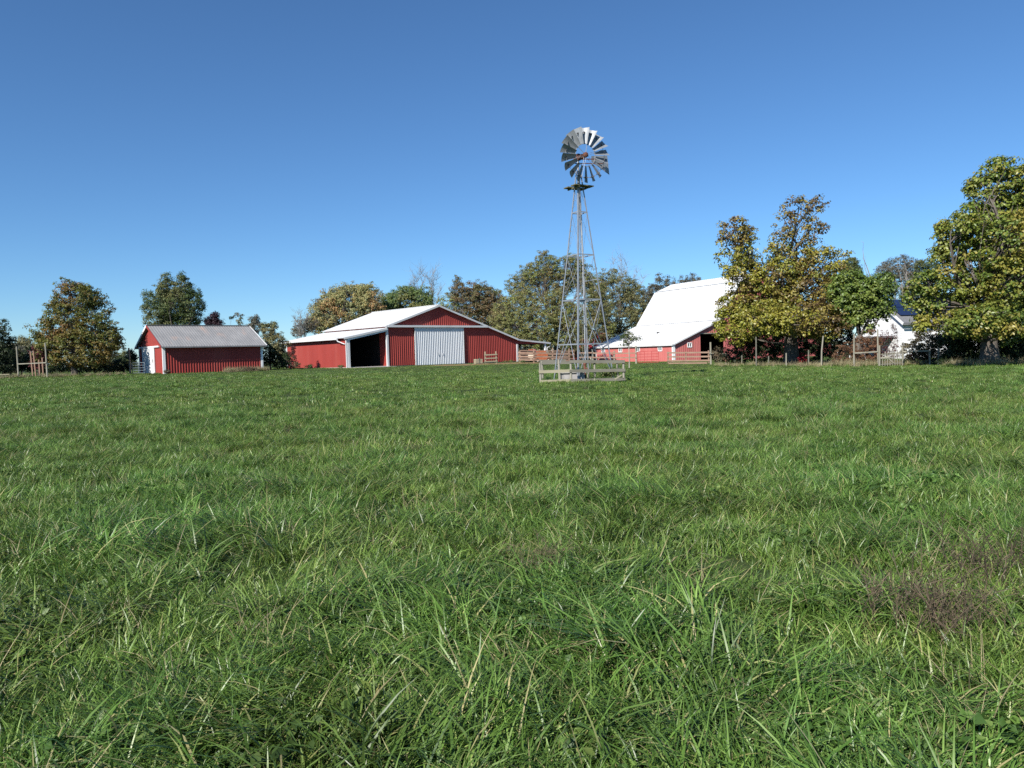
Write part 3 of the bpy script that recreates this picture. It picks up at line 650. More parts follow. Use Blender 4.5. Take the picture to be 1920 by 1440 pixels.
MB().beam((0, -.29, .03), (0, -.29, .62), .1, .03).build('batten', WOODG, cr_)

# garden fence on the right with posts and picket gate
yG = 54.0
def G(px, Y=yG): return at(px, 684, Y).x, Y
fence('rail_fence', 'short rail fence with end post between the doorway fence and the big tree', [(*G(1333, 75), 2.2), (*G(1361, 72), 1.25)], [(0, 1, 1.12, 1.05, WOODP, .1)], WOODP, WOODP, .09, rw=.12)
for k, (px, h, Y, lab) in enumerate(((1418, 2.4, 62, 'slender dark pole just left of the big autumn tree trunk'), (1474, 1.05, 60, 'short pale post right at the foot of the big autumn tree'),
                                   (1540, 2.3, 57, 'tall pale leaning pole right of the big tree trunk'), (1516, 1.25, 59, 'thin low stake between the big trunk and the leaning pole'), (1391, .9, 66, 'short grey stake in the shade left of the pole'), (1441, .8, 63, 'small stake in the shade under the left of the trunk'))):
    x, y = G(px, Y); o = thing('garden_post', lab, 'post', (x, y, gz(x, y)))
    MB().tube([(0, 0, -.2), (.04 if px == 1540 else .01, 0, h * .5), (.17 if px == 1540 else .02, 0, h)], [.06, .055, .05] if h > 1.1 else .05, 7).build('pole', WOODP if px in (1474, 1540) else WOODG, o)
fence('garden_fence', 'tall posts with one rail at the rusty brush beside the picket gate', [(*G(1601), 2.35), (*G(1646.5), 2.6)], [(0, 1, 1.0, 1.05, WOODP, .02)], WOODP, WOODP, .055, rw=.09)
fence('garden_fence_run', 'low post and rail running right from the picket gate into brush', [(*G(1693), 1.35), (*G(1744, 53), 1.05), (*G(1760, 53), 1.2)], [(0, 1, 1.0, 1.03, WOODP, .02)], WOODP, WOODP, .07, rw=.09)
x0, y0 = G(1650, 53.2); x1, y1 = G(1690, 53.4)
pg = thing('picket_gate', 'weathered wooden picket gate hanging between two garden posts', 'gate', (x0, y0, gz(x0, y0)))
dx = x1 - x0
MB().beam((-.06, 0, -.2), (-.05, 0, 1.5), .11, .11).build('post', WOODP, pg)
for k in range(9):
    x = .14 + k * (dx - .2) / 8; h = .95 + .18 * k / 8
    if k in (1,): h = 1.05
    MB().beam((x, -.06, .02 + .01 * (k % 3)), (x + random.uniform(-.02, .02), -.06, h + random.uniform(-.04, .03)), .065, .022, (1, 0, 0)).build('picket', WOODP, pg)
for z in (.16, .86): MB().beam((.05, -.02, z), (dx, -.02, z + .08), .03, .08).build('rail', WOODG, pg)
MB().beam((.9, -.085, .25), (.38, -.085, .75), .022, .07).build('brace', WOODP, pg)
MB().beam((.0, -.1, .62), (.62, -.1, .64), .05, .11).build('latch_board', WOODP, pg)
# left garden frame
yL = 56.5
def GL(px, Y=yL): return at(px, 700, Y).x, Y
fence('garden_trellis', 'two tall thin garden posts joined by one rail at the left edge', [(*GL(34.5), 2.35), (*GL(88.5), 2.6)], [(0, 1, 1.05, 1.12, WOODP, .02)], WOODP, WOODP, .055, rw=.07)
for k, (px, h, lab) in enumerate(((61.5, 2.0, 'leftmost reddish stake behind the left garden frame'), (67, 2.05, 'second reddish stake behind the left garden frame'), (74.5, 1.35, 'third short reddish stake behind the left garden frame'), (81, 1.5, 'rightmost reddish stake behind the left garden frame'))):
    x, y = GL(px, 58.5); o = thing('garden_stake', lab, 'stake', (x, y, gz(x, y)))
    MB().beam((0, 0, -.1), (-.10 if k < 2 else -.02, 0, h), .09, .05).build('board', mat('stake_wood', (.20, .12, .09), (.28, .18, .13), 6, .9, .1) if k == 0 else MATS['stake_wood'], o)
x, y = GL(6, 57.5)
bn = thing('low_bench', 'low pale plank bench at the far left edge of the grass', 'bench', (x, y, gz(x, y)))
MB().box((-.9, -.14, .25), (.55, .14, .31)).build('seat', WOODN, bn)
for s_ in (-.6, .25): MB().box((s_ - .05, -.1, -.1), (s_ + .05, .1, .25)).build('leg', WOODG, bn)

# ------------------------------------------------------------------ machines in the open lean-to
def wheel(parent, c, r, wd, ax=Vector((0, 1, 0))):
    ax = ax.normalized(); c = Vector(c)
    ty = MB().tube([c - ax * wd / 2, c - ax * wd * .42, c + ax * wd * .42, c + ax * wd / 2], [r * .86, r, r, r * .86], 20).build('wheel', RUBBER, parent)
    MB().tube([c - ax * (wd / 2 + .01), c + ax * (wd / 2 + .01)], r * .55, 14).build('rim', CREAM, ty)
x, y = at(984, 670, 88).x, 88.0
tr = thing('tractor', 'red tractor parked under the open lean-to', 'tractor', (x, y, gz(x, y)), math.radians(175))
MB().box((-.2, -.32, .75), (1.5, .32, 1.32)).prism([(1.5, -.32, .8), (1.62, -.28, .85), (1.62, -.28, 1.2), (1.5, -.32, 1.3)], (0, .6, 0)).build('hood', REDPAINT, tr)
MB().box((-1.1, -.25, .55), (-.2, .25, .95)).build('chassis', DARKIRON, tr)
MB().box((-.95, -.25, .95), (-.5, .25, 1.05)).box((-1.0, -.25, 1.05), (-.92, .25, 1.4)).build('seat', REDPAINT, tr)
MB().tube([(-.2, 0, 1.2), (-.38, 0, 1.5)], .03).tube([Vector((-.38, 0, 1.5)) + Vector((.08 * math.cos(q), .2 * math.sin(q), .16 * math.cos(q))) for q in [k * math.pi / 6 for k in range(13)]], .018, 5, False).build('steering_wheel', RUBBER, tr)
MB().tube([(.9, .1, 1.3), (.9, .1, 1.75)], .035).build('exhaust', DARKIRON, tr)
for s_ in (-1, 1):
    wheel(tr, (-.8, s_ * .75, .68), .68, .34); wheel(tr, (1.15, s_ * .6, .36), .36, .2)
    MB().prism([(-1.5, s_ * .55, 1.05), (-1.3, s_ * .55, 1.42), (-.5, s_ * .55, 1.42), (-.15, s_ * .55, 1.05), (-.4, s_ * .55, 1.3), (-1.2, s_ * .55, 1.3)], (0, s_ * .4, 0)).build('fender', REDPAINT, tr)
x, y = at(1015, 668, 86.8).x, 86.8
mw = thing('mower_deck', 'orange mower deck parked behind the corral boards', 'mower', (x, y, gz(x, y)), .2)
MB().prism([(-.6, -.6, .5), (.6, -.6, .5), (.65, -.6, .8), (.35, -.6, 1.3), (-.35, -.6, 1.3), (-.65, -.6, .8)], (0, 1.2, 0)).build('hood', ORANGE, mw)
MB().box((-.8, -.7, .28), (.8, .7, .5)).build('deck', ORANGE, mw)
for s_ in (-1, 1): wheel(mw, (s_ * .62, -.72, .22), .22, .12); wheel(mw, (s_ * .62, .72, .22), .22, .12)

# ------------------------------------------------------------------ trees and shrubs
def pal(*cols): return np.array(cols, float)
P_MAPLE = pal((.095,.105,.022),(.115,.12,.025),(.125,.105,.026),(.085,.10,.024),(.14,.10,.026),(.15,.085,.026)) * 1.2 * 1.25
P_GREEN = pal((.055,.085,.028),(.075,.10,.03),(.05,.075,.03),(.09,.10,.035),(.11,.11,.04)) * 1.25 * 1.25
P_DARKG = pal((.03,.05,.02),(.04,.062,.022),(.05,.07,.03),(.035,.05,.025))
P_PURPLE = pal((.035,.02,.028),(.055,.03,.04),(.04,.022,.03))
P_PALE = pal((.17,.18,.085),(.20,.19,.09),(.14,.15,.065),(.22,.19,.085),(.13,.13,.07)) * 1.25
P_WILLOW = pal((.25,.25,.11),(.28,.27,.115),(.21,.22,.10),(.30,.25,.10),(.19,.20,.10),(.32,.20,.09)) * 1.15 * 1.2
P_BROWN = pal((.14,.10,.052),(.12,.095,.045),(.10,.10,.04),(.15,.09,.052),(.11,.11,.045)) * 1.35 * 1.1
P_OLIVE = pal((.115,.115,.042),(.10,.11,.038),(.14,.12,.05),(.09,.105,.036),(.13,.105,.048),(.135,.15,.04)) * 1.75 * 1.12
P_OLIVED = pal((.08,.082,.034),(.095,.088,.04),(.072,.08,.032),(.105,.09,.044)) * 2.1 * 1.2
P_GREY = pal((.11,.105,.075),(.13,.12,.085),(.09,.09,.065),(.12,.10,.075)) * 1.25 * 1.2
P_AUTUMN = pal((.24,.23,.035),(.28,.25,.04),(.19,.20,.035),(.22,.17,.04),(.15,.11,.035),(.30,.28,.045),(.17,.18,.032)) * 1.2
P_AUTDRY = pal((.17,.115,.04),(.13,.085,.035),(.21,.17,.04),(.11,.075,.035),(.24,.20,.045),(.15,.12,.035)) * 1.2
P_LIME = pal((.27,.28,.04),(.30,.29,.045),(.24,.25,.035),(.31,.27,.05))
P_SUGAR = pal((.12,.17,.03),(.15,.19,.033),(.18,.20,.036),(.10,.145,.028),(.22,.21,.04),(.25,.21,.045)) * 1.1 * 1.12
P_SUGARD = pal((.10,.155,.03),(.13,.18,.035),(.16,.20,.04),(.085,.13,.028)) * 1.1 * 1.15
P_RUSTY = pal((.17,.085,.05),(.20,.105,.06),(.14,.075,.045),(.19,.12,.07))
P_BRUSH = pal((.14,.12,.07),(.17,.13,.08),(.12,.09,.06),(.11,.11,.06),(.18,.10,.06))
P_REDB = pal((.38,.03,.045),(.45,.05,.06),(.30,.03,.04))
P_DKRED = pal((.11,.035,.04),(.14,.05,.05),(.09,.04,.04))
def leaves(C, outw, leaf, per, pl_, spread, rng, up=.6, hue=None, droop=0.0, aspect=.68):
    """Clumps at C (k x 3) with outward vectors; returns vertices, faces and colours of diamond leaves folded along the midrib."""
    k = len(C); n = k * per
    q = rng.normal(0, 1, (n, 3)); q[:, 2] = q[:, 2] * .8 + .35; q /= np.linalg.norm(q, axis=1)[:, None] + 1e-9
    size = np.repeat(rng.uniform(.6, 1.25, k), per)[:, None] * spread
    ctr = np.repeat(C, per, 0) + q * size * (rng.uniform(.25, 1.05, n) ** .7)[:, None] * np.array([1, 1, .72])
    o = np.repeat(outw, per, 0)
    nr = q * .75 + o * .35 + np.array([0, 0, up * .75]) + rng.normal(0, .38, (n, 3)); nr /= np.linalg.norm(nr, axis=1)[:, None] + 1e-9
    d = rng.normal(0, .7, (n, 3)) + q * .8 - np.array([0, 0, .35 + droop]); d -= nr * (d * nr).sum(1)[:, None]; d /= np.linalg.norm(d, axis=1)[:, None] + 1e-9
    s = np.cross(nr, d); L = leaf * rng.uniform(.65, 1.3, n)[:, None]; Wd = L * aspect * rng.uniform(.8, 1.2, n)[:, None]
    fold = rng.uniform(.05, .35, n)[:, None]
    v0 = ctr - d * L * .5; v2 = ctr + d * L * .5 - nr * L * .1; v1 = ctr + s * Wd * .5 + nr * Wd * fold * .5; v3 = ctr - s * Wd * .5 + nr * Wd * fold * .5
    V = np.stack([v0, v1, v2, v3], 1).reshape(-1, 3)
    i = np.arange(n) * 4; F = np.concatenate([np.stack([i, i + 1, i + 2], 1), np.stack([i, i + 2, i + 3], 1)])
    cid = (hue if hue is not None else rng.integers(0, len(pl_), k))
    cc = pl_[np.repeat(cid, per)]; alt = pl_[rng.integers(0, len(pl_), n)]; mix_ = (rng.random(n) < .3)[:, None]
    cc = np.where(mix_, alt, cc) * rng.uniform(.75, 1.25, n)[:, None]
    return V, F, np.repeat(cc, 4, 0)
def limb(m, a, b_, r0, r1, rng, bend=.12, n=4, seg=5):
    a, b_ = np.array(a), np.array(b_); L = np.linalg.norm(b_ - a); pts = []; off = rng.normal(0, bend * L, 3) * np.array([1, 1, .4])
    for i in range(n + 1):
        f = i / n; pts.append(a + (b_ - a) * f + off * math.sin(math.pi * f) + rng.normal(0, .02 * L, 3) * (0 < i < n))
    m.tube(pts, [r0 + (r1 - r0) * i / n for i in range(n + 1)], seg, False); return pts
def tree(name, label, Y, trunk, lobes, leaf, n, pl_, cat='tree', group=None, tr=.25, seed=0, depth=.85, mat_=None, bark=None, up=.6, clump=None, per=14, shell=.55, twigs=.25, droop=0.0, hole=0.0, base_z=None, fork=.35):
    """lobes: (px,py,rx,ry[,palette[,dy]]) in photo pixels, turned into real ellipsoids at distance Y + dy."""
    rng = np.random.default_rng(seed + 100); s = Y / FPX
    if Y > 78: clump = clump or leaf * 1.9; n = int(n * 2.7); leaf *= .70; hole *= .5
    elif leaf > .14: clump = clump or leaf * 1.9; n = int(n * 1.45); leaf *= .80
    bx = at(trunk[0], trunk[1], Y); b0 = Vector((bx.x, Y, gz(bx.x, Y) if base_z is None else base_z))
    T = thing(name, label, cat, b0, 0, group); B0 = np.array(b0)
    Ls = []
    for l in lobes:
        dy = l[5] if len(l) > 5 else rng.uniform(-.3, .3) * l[2] * s
        c = at(l[0], l[1], Y + dy); Ls.append((np.array(c) - B0, np.array([l[2] * s, (l[2] + l[3]) * .5 * s * depth, l[3] * s]), l[4] if len(l) > 4 and l[4] is not None else pl_, l[6] if len(l) > 6 else 1.0))
    area = np.array([r[0] * r[2] + r[1] * r[2] for _, r, _, _ in Ls]); share = area / area.sum()
    VV, FF, CC = [], [], []; k0 = 0; wood = MB(); cl = clump or leaf * 2.1; n = int(n * 1.8); per = int(per * 2.2)
    # trunk
    cz = np.average([c[2] for c, _, _, _ in Ls], weights=share); top = max(c[2] for c, _, _, _ in Ls); cx = np.average([c[0] for c, _, _, _ in Ls], weights=share)
    h = max(.5, fork * top)
    tp = [np.array([0, 0, -.3]), np.array([0, 0, 0.0]), np.array([rng.normal(0, .05), 0, h * .5]), np.array([cx * .15, 0, h])]
    if tr > 0:
        trunk_m = MB().tube(tp, [tr * 1.7, tr * 1.35, tr, tr * .85], 10)
    for (c, r, p_, dm), sh in zip(Ls, share):
        k = max(3, int(n * sh * dm / per))
        d = rng.normal(0, 1, (k, 3)); d /= np.linalg.norm(d, axis=1)[:, None]
        rad = shell + (1.05 - shell) * rng.random(k) ** .6
        lump = 1 + .22 * np.sin(d[:, 0] * 5 + c[0]) * np.sin(d[:, 2] * 6 + c[2] * 2) + rng.normal(0, .05, k)
        C = c + d * r * (rad * lump)[:, None]
        keep = C[:, 2] > .12
        if hole: keep &= vnoise(C[:, 0] * 1.1 + 7, C[:, 2] * 1.1 + seed) > hole
        C = C[keep]; d = d[keep]
        if len(C) == 0: continue
        hue = (vnoise(C[:, 0] * .7 + seed, C[:, 2] * .7 + C[:, 1] * .5) * len(p_) * 1.3 - .15 * len(p_)).astype(int).clip(0, len(p_) - 1)
        v, f, col = leaves(C, d, leaf, per, p_, cl, rng, up, hue, droop)
        VV.append(v); FF.append(f + k0); CC.append(col); k0 += len(v)
        if tr > 0:
            a = tp[-1] if c[2] > h else np.array([0, 0, max(.2, min(h * .7, c[2] * .6))])
            pts = limb(wood, a, c + np.array([0, 0, r[2] * .25]), tr * (.34 if c[2] > h else .2), tr * .07, rng)
            for q in C[:: max(1, int(1 / max(twigs, .001)))]:
                limb(wood, pts[rng.integers(2, 5)], q, tr * .08, tr * .02 + .004, rng, .08, 2, 3)
    if tr > 0:
        trunk_m.build('trunk' if cat == 'tree' else 'stem', bark or BARK, T, True); wood.build('branches', bark or BARK, T)
    crown = fast_mesh('crown' if cat == 'tree' else 'foliage', np.concatenate(VV), np.concatenate(FF), mat_ or LEAF, T, np.concatenate(CC))
    return T
def bare_tree(name, label, Y, base, tips, seed, r=.12, bark=None, group=None, spread=.35, twn=7):
    rng = np.random.default_rng(seed); b = at(base[0], base[1], Y); b0 = Vector((b.x, Y, gz(b.x, Y))); T = thing(name, label, 'tree', b0, 0, group); B0 = np.array(b0)
    m = MB(); t1 = MB(); hub_ = np.array([0, 0, (at(*tips[0], Y).z - b0.z) * .55])
    m.tube([(0, 0, -.3), (0.05, 0, hub_[2] * .5), tuple(hub_)], [r * 1.3, r, r * .7], 7)
    for tpx, tpy in tips:
        e = np.array(at(tpx, tpy, Y + rng.uniform(-1, 1))) - B0; pts = limb(t1, hub_, e, r * .55, .012, rng, .06, 6, 4)
        for q in pts[1:]:
            for k in range(twn):
                dd_ = rng.normal(0, 1, 3); dd_[2] = abs(dd_[2]) + .6; dd_ /= np.linalg.norm(dd_); ln = np.linalg.norm(e - hub_) * spread * rng.uniform(.3, 1)
                pp_ = limb(t1, q, q + dd_ * ln, .022, .006, rng, .1, 3, 3)
                for z in range(2):
                    d2 = dd_ + rng.normal(0, .5, 3); limb(t1, pp_[rng.integers(1, 3)], pp_[2] + d2 * ln * .5, .010, .004, rng, .1, 2, 3)
    m.build('trunk', bark or BARKG, T); t1.build('branches', bark or BARKG, T)
    return T
HG = 'shelter trees behind the barns'
# left side
tree('maple_tree', 'rounded olive maple with rusty top standing left of the small shed', 60.7, (140, 700), [(147,602,58,56),(140,560,40,32),(110,632,46,46),(182,632,42,46),(145,655,72,34),(88,642,22,30),(207,640,17,26),(132,541,20,15,P_BROWN),(172,560,22,22),(165,672,45,18)], .17, 17000, P_MAPLE, tr=.2, seed=1, per=12, shell=.6, up=.5)
tree('dark_evergreen', 'dark evergreen at the left edge of the picture', 63, (-12, 700), [(-10,640,28,34),(2,615,14,16),(14,652,14,9),(-20,670,45,30),(-5,690,35,16),(22,640,7,8)], .16, 5000, P_DARKG, tr=.2, seed=2)
tree('dark_hedge', 'dark shaded hedge behind the left garden frame', 66, (40, 700), [(20,680,30,22),(55,676,30,20),(90,684,25,18),(30,660,20,14,P_GREY)], .15, 6000, P_DARKG, cat='hedge', tr=.06, seed=3)
tree('reddish_brush', 'reddish brown brush behind the left garden stakes', 60, (72, 703), [(66,672,10,20),(78,668,9,24),(84,660,6,20)], .09, 1800, P_DKRED, cat='brush', tr=.04, seed=4, mat_=LEAFB)
tree('far_tree', 'small grey green tree far off beside the dark evergreen', 150, (42, 690), [(45,642,13,10),(30,652,14,9),(54,650,10,9)], .32, 1200, P_PALE, tr=.2, seed=5, group='far trees at the left')
tree('far_tree', 'low bushy tree far off between maple and small shed', 150, (232, 690), [(232,670,14,11),(218,676,16,9),(246,674,12,9)], .32, 1000, P_GREEN, tr=.2, seed=6, group='far trees at the left')
tree('shrub', 'dark leafy shrub between the maple and the grey gate', 66, (232, 700), [(226,686,18,12),(246,668,9,11),(212,690,16,9)], .14, 2200, P_DARKG, cat='shrub', tr=.05, seed=7)
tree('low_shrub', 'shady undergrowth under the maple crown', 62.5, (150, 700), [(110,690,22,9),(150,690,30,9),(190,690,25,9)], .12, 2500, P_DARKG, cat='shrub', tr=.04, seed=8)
tree('upright_tree', 'spiky upright green tree rising behind the small shed', 82, (325, 690), [(322,575,38,44),(312,545,20,28),(344,545,19,32),(343,518,6,9),(312,519,6,8),(298,590,28,34),(357,572,20,30),(279,556,11,11),(376,575,9,9),(372,556,5,14),(340,605,40,25),(275,575,8,8)], .2, 8500, P_GREEN, tr=.2, seed=9, hole=.16, shell=.4)
tree('purple_tree', 'small dark purple tree peeking over the shed roof', 108, (400, 690), [(400,600,12,9),(391,605,8,7),(409,606,8,6),(402,592,6,5)], .25, 900, P_PURPLE, tr=.15, seed=10)
tree('thin_sapling', 'thin pale sapling over the right end of the shed roof', 76, (448, 690), [(449,602,6,8,P_PALE),(448,590,8,5,P_GREY),(434,597,2,2,P_DARKG)], .13, 260, P_PALE, tr=.04, seed=11, twigs=.8)
tree('pale_shrub', 'tall pale green shrub between the small shed and the pole barn', 71, (507, 694), [(505,625,15,17,P_PALE),(478,612,13,14,P_GREY),(495,615,5,10,P_PALE),(518,645,20,22),(500,665,18,24,P_DARKG),(525,672,16,20,P_DARKG),(476,600,8,8,P_GREY),(514,612,5,9,P_PALE)], .15, 6500, P_PALE, cat='shrub', tr=.08, seed=12, hole=.12)
tree('brown_bush', 'brownish leafless bush at the left corner of the pole barn', 69, (545, 694), [(546,680,11,13,P_BRUSH),(536,676,12,16,P_DARKG),(556,688,9,7,P_BRUSH),(550,660,5,12,P_DKRED)], .10, 1700, P_BRUSH, cat='shrub', tr=.06, seed=13, mat_=LEAFB, twigs=.8)
# trees behind the pole barn
tree('willow_tree', 'big yellowish grey willow behind the white barn roof', 104, (650, 690), [(648,578,50,40),(612,592,30,32),(692,570,24,34),(592,606,20,18),(655,556,36,22),(625,570,24,26),(600,575,14,14,P_AUTDRY),(680,552,22,18)], .26, 10000, P_WILLOW, tr=.3, seed=14, group=HG, droop=.6, hole=.12)
tree('grey_bush', 'grey brown twiggy bush left of the willow', 100, (570, 690), [(568,612,18,16),(585,608,14,14),(556,622,10,12)], .15, 1500, P_GREY, cat='shrub', tr=.1, seed=15, mat_=LEAFB, twigs=.7, hole=.25)
bare_tree('bare_tree', 'small bare tree with fine twigs above the left lean-to', 98, (566, 690), [(552,598),(560,590),(575,596)], 16, .07)
tree('yellow_green_tree', 'yellow green tree between the willow and the ridge of the barn', 108, (760, 690), [(758,566,32,24),(735,572,20,20),(790,562,20,24),(765,550,20,14),(800,575,14,16)], .26, 4800, P_GREEN*1.5, tr=.25, seed=17, group=HG, hole=.12)
bare_tree('bare_tree', 'left of two leafless trees above the barn ridge', 112, (787, 690), [(778,522),(787,516),(796,520),(770,535)], 18, .12)
bare_tree('bare_tree', 'right of two leafless trees above the barn ridge', 112, (812, 690), [(806,523),(812,514),(818,526),(826,545)], 19, .12)
tree('russet_tree', 'russet brown tree right of the barn ridge', 104, (885, 690), [(882,572,40,34),(862,550,18,22),(906,560,25,30),(857,529,7,12),(895,545,22,18),(845,570,20,22,P_OLIVE),(925,580,25,34),(870,600,30,24),(905,620,40,30)], .23, 8200, P_BROWN, tr=.25, seed=20, group=HG, hole=.14)
tree('tall_tree', 'tall olive tree towering behind the windmill legs', 103, (1045, 690), [(1030,500,32,22),(1062,505,38,26),(995,515,28,24),(975,540,26,30),(1085,520,28,28),(1020,525,36,24),(1075,488,18,12),(1020,480,16,10),(1050,540,22,16),(1100,530,18,24)], .21, 8800, P_OLIVE, tr=.34, seed=21, group=HG, hole=.27, shell=.35, twigs=.4)
tree('bushy_tree', 'leafy yellow olive tree left of the windmill legs', 99, (985, 690), [(975,585,40,34),(1005,610,40,34),(960,610,34,34),(940,590,20,30),(985,560,30,22),(1025,585,25,34),(1000,640,45,26),(960,645,40,24)], .20, 9500, P_OLIVE*1.12, tr=.22, seed=22, group=HG, hole=.12, twigs=.35)
tree('bushy_tree', 'dense olive tree directly behind the windmill', 100, (1060, 690), [(1055,590,32,34),(1050,625,34,28),(1078,600,26,34),(1040,560,18,16),(1085,632,24,20,P_OLIVED)], .20, 6800, P_OLIVE, tr=.22, seed=23, group=HG, hole=.12)
tree('dark_tree', 'dark brownish tree right of the windmill behind the white roof', 126, (1165, 690), [(1155,545,36,34),(1185,570,30,34),(1130,575,26,36),(1160,600,46,32),(1120,550,18,30),(1185,545,18,22),(1200,590,20,30),(1140,520,22,16),(1145,625,40,22)], .25, 10500, P_OLIVED, tr=.3, seed=24, group=HG, hole=.1)
bare_tree('bare_tree', 'nearly leafless tree fringing the dark tree beside the white roof', 130, (1185, 690), [(1150,495),(1165,490),(1175,498),(1195,512),(1205,522)], 25, .12)
tree('grey_tree', 'grey green tree at the left edge of the gambrel roof', 134, (1215, 690), [(1212,555,14,16),(1225,545,12,14),(1218,580,16,16)], .24, 1700, P_GREY, tr=.2, seed=26, group=HG)
for k, (x, t_, r) in enumerate(((1236,512,9),(1251,517,7),(1263,523,6),(1277,519,7),(1288,516,7),(1299,511,8),(1310,521,4))):
    tree('poplar_tree', ('first', 'second', 'third', 'fourth', 'fifth', 'sixth', 'last')[k] + ' grey poplar from the left in the far row above the white gambrel roof', 165, (x, 690), [(x, t_ + 9, r * .55, 10), (x - 1, t_ + 22, r * .8, 14), (x + 1, t_ + 38, r, 18), (x, t_ + 62, r * 1.1, 26)], .34, 800, P_GREY * .85, tr=.18, seed=30 + k, group='far poplar row', per=10)
for k, (x, y, rx, ry, Yd, lab) in enumerate(((870, 640, 50, 34, 128, 'dark thicket low behind the russet tree'), (960, 645, 55, 32, 127, 'dark thicket behind the open lean-to'), (1040, 640, 50, 36, 126, 'dark thicket low behind the tall tree'), (1165, 640, 50, 34, 134, 'dark thicket behind the left end of the gambrel roof'), (1225, 625, 40, 44, 136, 'dark thicket hidden by the gambrel roof edge'))):
    tree('thicket', lab, Yd, (x, 686), [(x - rx * .5, y, rx * .6, ry), (x + rx * .5, y + 4, rx * .6, ry * .9), (x, y + 14, rx, ry * .7)], .3, 2600, P_OLIVED * .7, cat='thicket', tr=.1, seed=140 + k, group='thickets closing the gaps under the shelter trees')
for k, (x, y, rx, ry, Yd, lab) in enumerate(((20, 672, 40, 20, 130, 'distant hedge behind the dark evergreen'), (210, 682, 40, 11, 130, 'distant hedge between the maple and the shed'), (545, 668, 40, 24, 120, 'distant hedge left of the pole barn'))):
    tree('far_hedge', lab, Yd, (x, 690), [(x - rx * .5, y, rx * .6, ry), (x + rx * .5, y + 2, rx * .6, ry * .9)], .3, 1500, P_GREEN * .8, cat='hedge', tr=.08, seed=150 + k, group='distant hedges at the left')
tree('hedgerow_tree', 'olive tree standing between the russet tree and the tall tree', 112, (925, 690), [(925,570,26,30),(945,595,26,34),(910,600,26,30),(930,630,40,28)], .24, 4200, P_OLIVE, tr=.2, seed=160, group=HG)
tree('hedgerow_tree', 'soft olive tree just right of the windmill tower', 118, (1115, 690), [(1112,545,22,26),(1120,575,26,32),(1105,605,26,30),(1125,620,30,24)], .24, 4200, P_OLIVE * .9, tr=.2, seed=161, group=HG)
tree('hedgerow_tree', 'pale tree joining the willow and the yellow green tree', 116, (722, 690), [(720,570,20,22),(728,592,24,24),(708,590,18,20)], .24, 2400, P_WILLOW * .85, tr=.2, seed=162, group=HG)
# red bush near the far outbuilding
tree('red_bush', 'scarlet bush glowing beside the far red roof', 118, (1122, 680), [(1126,630,9,7),(1114,642,8,7),(1122,650,10,8),(1134,634,6,6,P_DKRED)], .22, 900, P_REDB, cat='bush', tr=.06, seed=40)
tree('dark_red_bush', 'dark red round bush at the far end of the faded barn wall', 114, (1109, 676), [(1109,658,5,6),(1107,664,5,6)], .16, 400, P_DKRED, cat='bush', tr=.04, seed=41)
# right side
tree('autumn_tree', 'huge yellow and brown autumn tree in front of the gambrel barn', 67, (1484, 684),
     [(1380,435,32,30,P_AUTDRY,0,.65),(1370,482,26,32,P_AUTUMN,0,.6),(1398,470,20,38,None,0,.7),(1398,520,36,28),(1498,395,30,24,P_AUTDRY,0,.5),(1530,382,16,18,P_AUTDRY,.5,.6),(1472,420,26,24,P_AUTDRY,-.5,.5),(1522,435,26,24,P_AUTDRY,0,.5),
      (1485,480,50,34),(1540,500,48,36),(1450,520,52,36),(1505,540,66,44,P_AUTDRY),(1430,565,52,36,P_AUTUMN),(1385,570,36,28),(1560,560,44,44,P_AUTDRY),(1480,590,70,36),(1378,622,36,24,P_LIME),(1410,595,40,26,P_LIME),
      (1365,600,26,26,P_LIME),(1545,605,46,30),(1590,600,26,22,P_AUTUMN),(1455,612,34,16,P_LIME,-4),(1545,626,28,12,P_AUTUMN,-4),(1505,622,30,12,P_AUTUMN,-4.5),(1480,600,50,24,P_AUTUMN,-5),(1430,600,40,26,P_AUTUMN,-4),(1535,600,44,26,P_AUTDRY,-4)], .27, 24000, P_AUTUMN, tr=.55, seed=50, mat_=LEAFW, hole=.13, shell=.62, per=12, bark=BARK, fork=.28)
tree('green_maple', 'fresh green maple just right of the autumn tree', 63, (1612, 684), [(1612,545,38,30),(1640,555,34,30),(1655,535,20,20),(1600,575,34,34),(1650,580,24,18),(1612,594,24,14),(1590,530,26,20),(1632,618,8,10),(1575,555,20,30)], .27, 7500, P_SUGARD, tr=.3, seed=51, mat_=LEAFW, shell=.6, per=12, hole=.08)
tree('big_maple', 'large bright green maple filling the right edge', 50, (1856, 690),
     [(1878,318,30,26),(1842,350,28,22),(1892,352,34,30),(1870,390,40,28),(1822,362,10,10),(1828,402,30,24),(1812,418,22,20,None,-1.5),(1905,400,40,44),(1785,438,28,22),(1765,428,14,12),(1800,470,40,26),(1850,440,54,34),(1780,480,34,26),(1880,480,54,40),(1910,440,40,40),
      (1740,535,38,26),(1790,535,54,34),(1850,540,58,40),(1905,540,44,44),(1720,555,22,26),(1765,585,44,26),(1826,592,54,30),(1890,600,50,32),(1735,610,20,18,P_LIME),(1850,622,36,14,P_LIME),(1895,632,26,12),(1800,615,34,16),
      (1890,450,56,46,None,-2.5),(1900,525,56,44,None,-2.5),(1850,600,50,26,None,-4),(1890,615,40,18,None,-4),(1820,610,40,18,None,-4),(1960,400,60,60),(1970,500,70,60),(1980,590,70,50),(1935,340,40,40)], .25, 29000, P_SUGAR, tr=.48, seed=52, mat_=LEAFW, shell=.68, per=12, fork=.22, hole=.1)
tree('grey_tree', 'grey green tree above the solar roof', 118, (1690, 680), [(1685,500,26,20),(1712,505,20,18),(1660,505,18,14),(1690,530,34,24),(1720,540,24,30)], .24, 4200, P_GREY, tr=.3, seed=53, bark=BARKG, hole=.12)
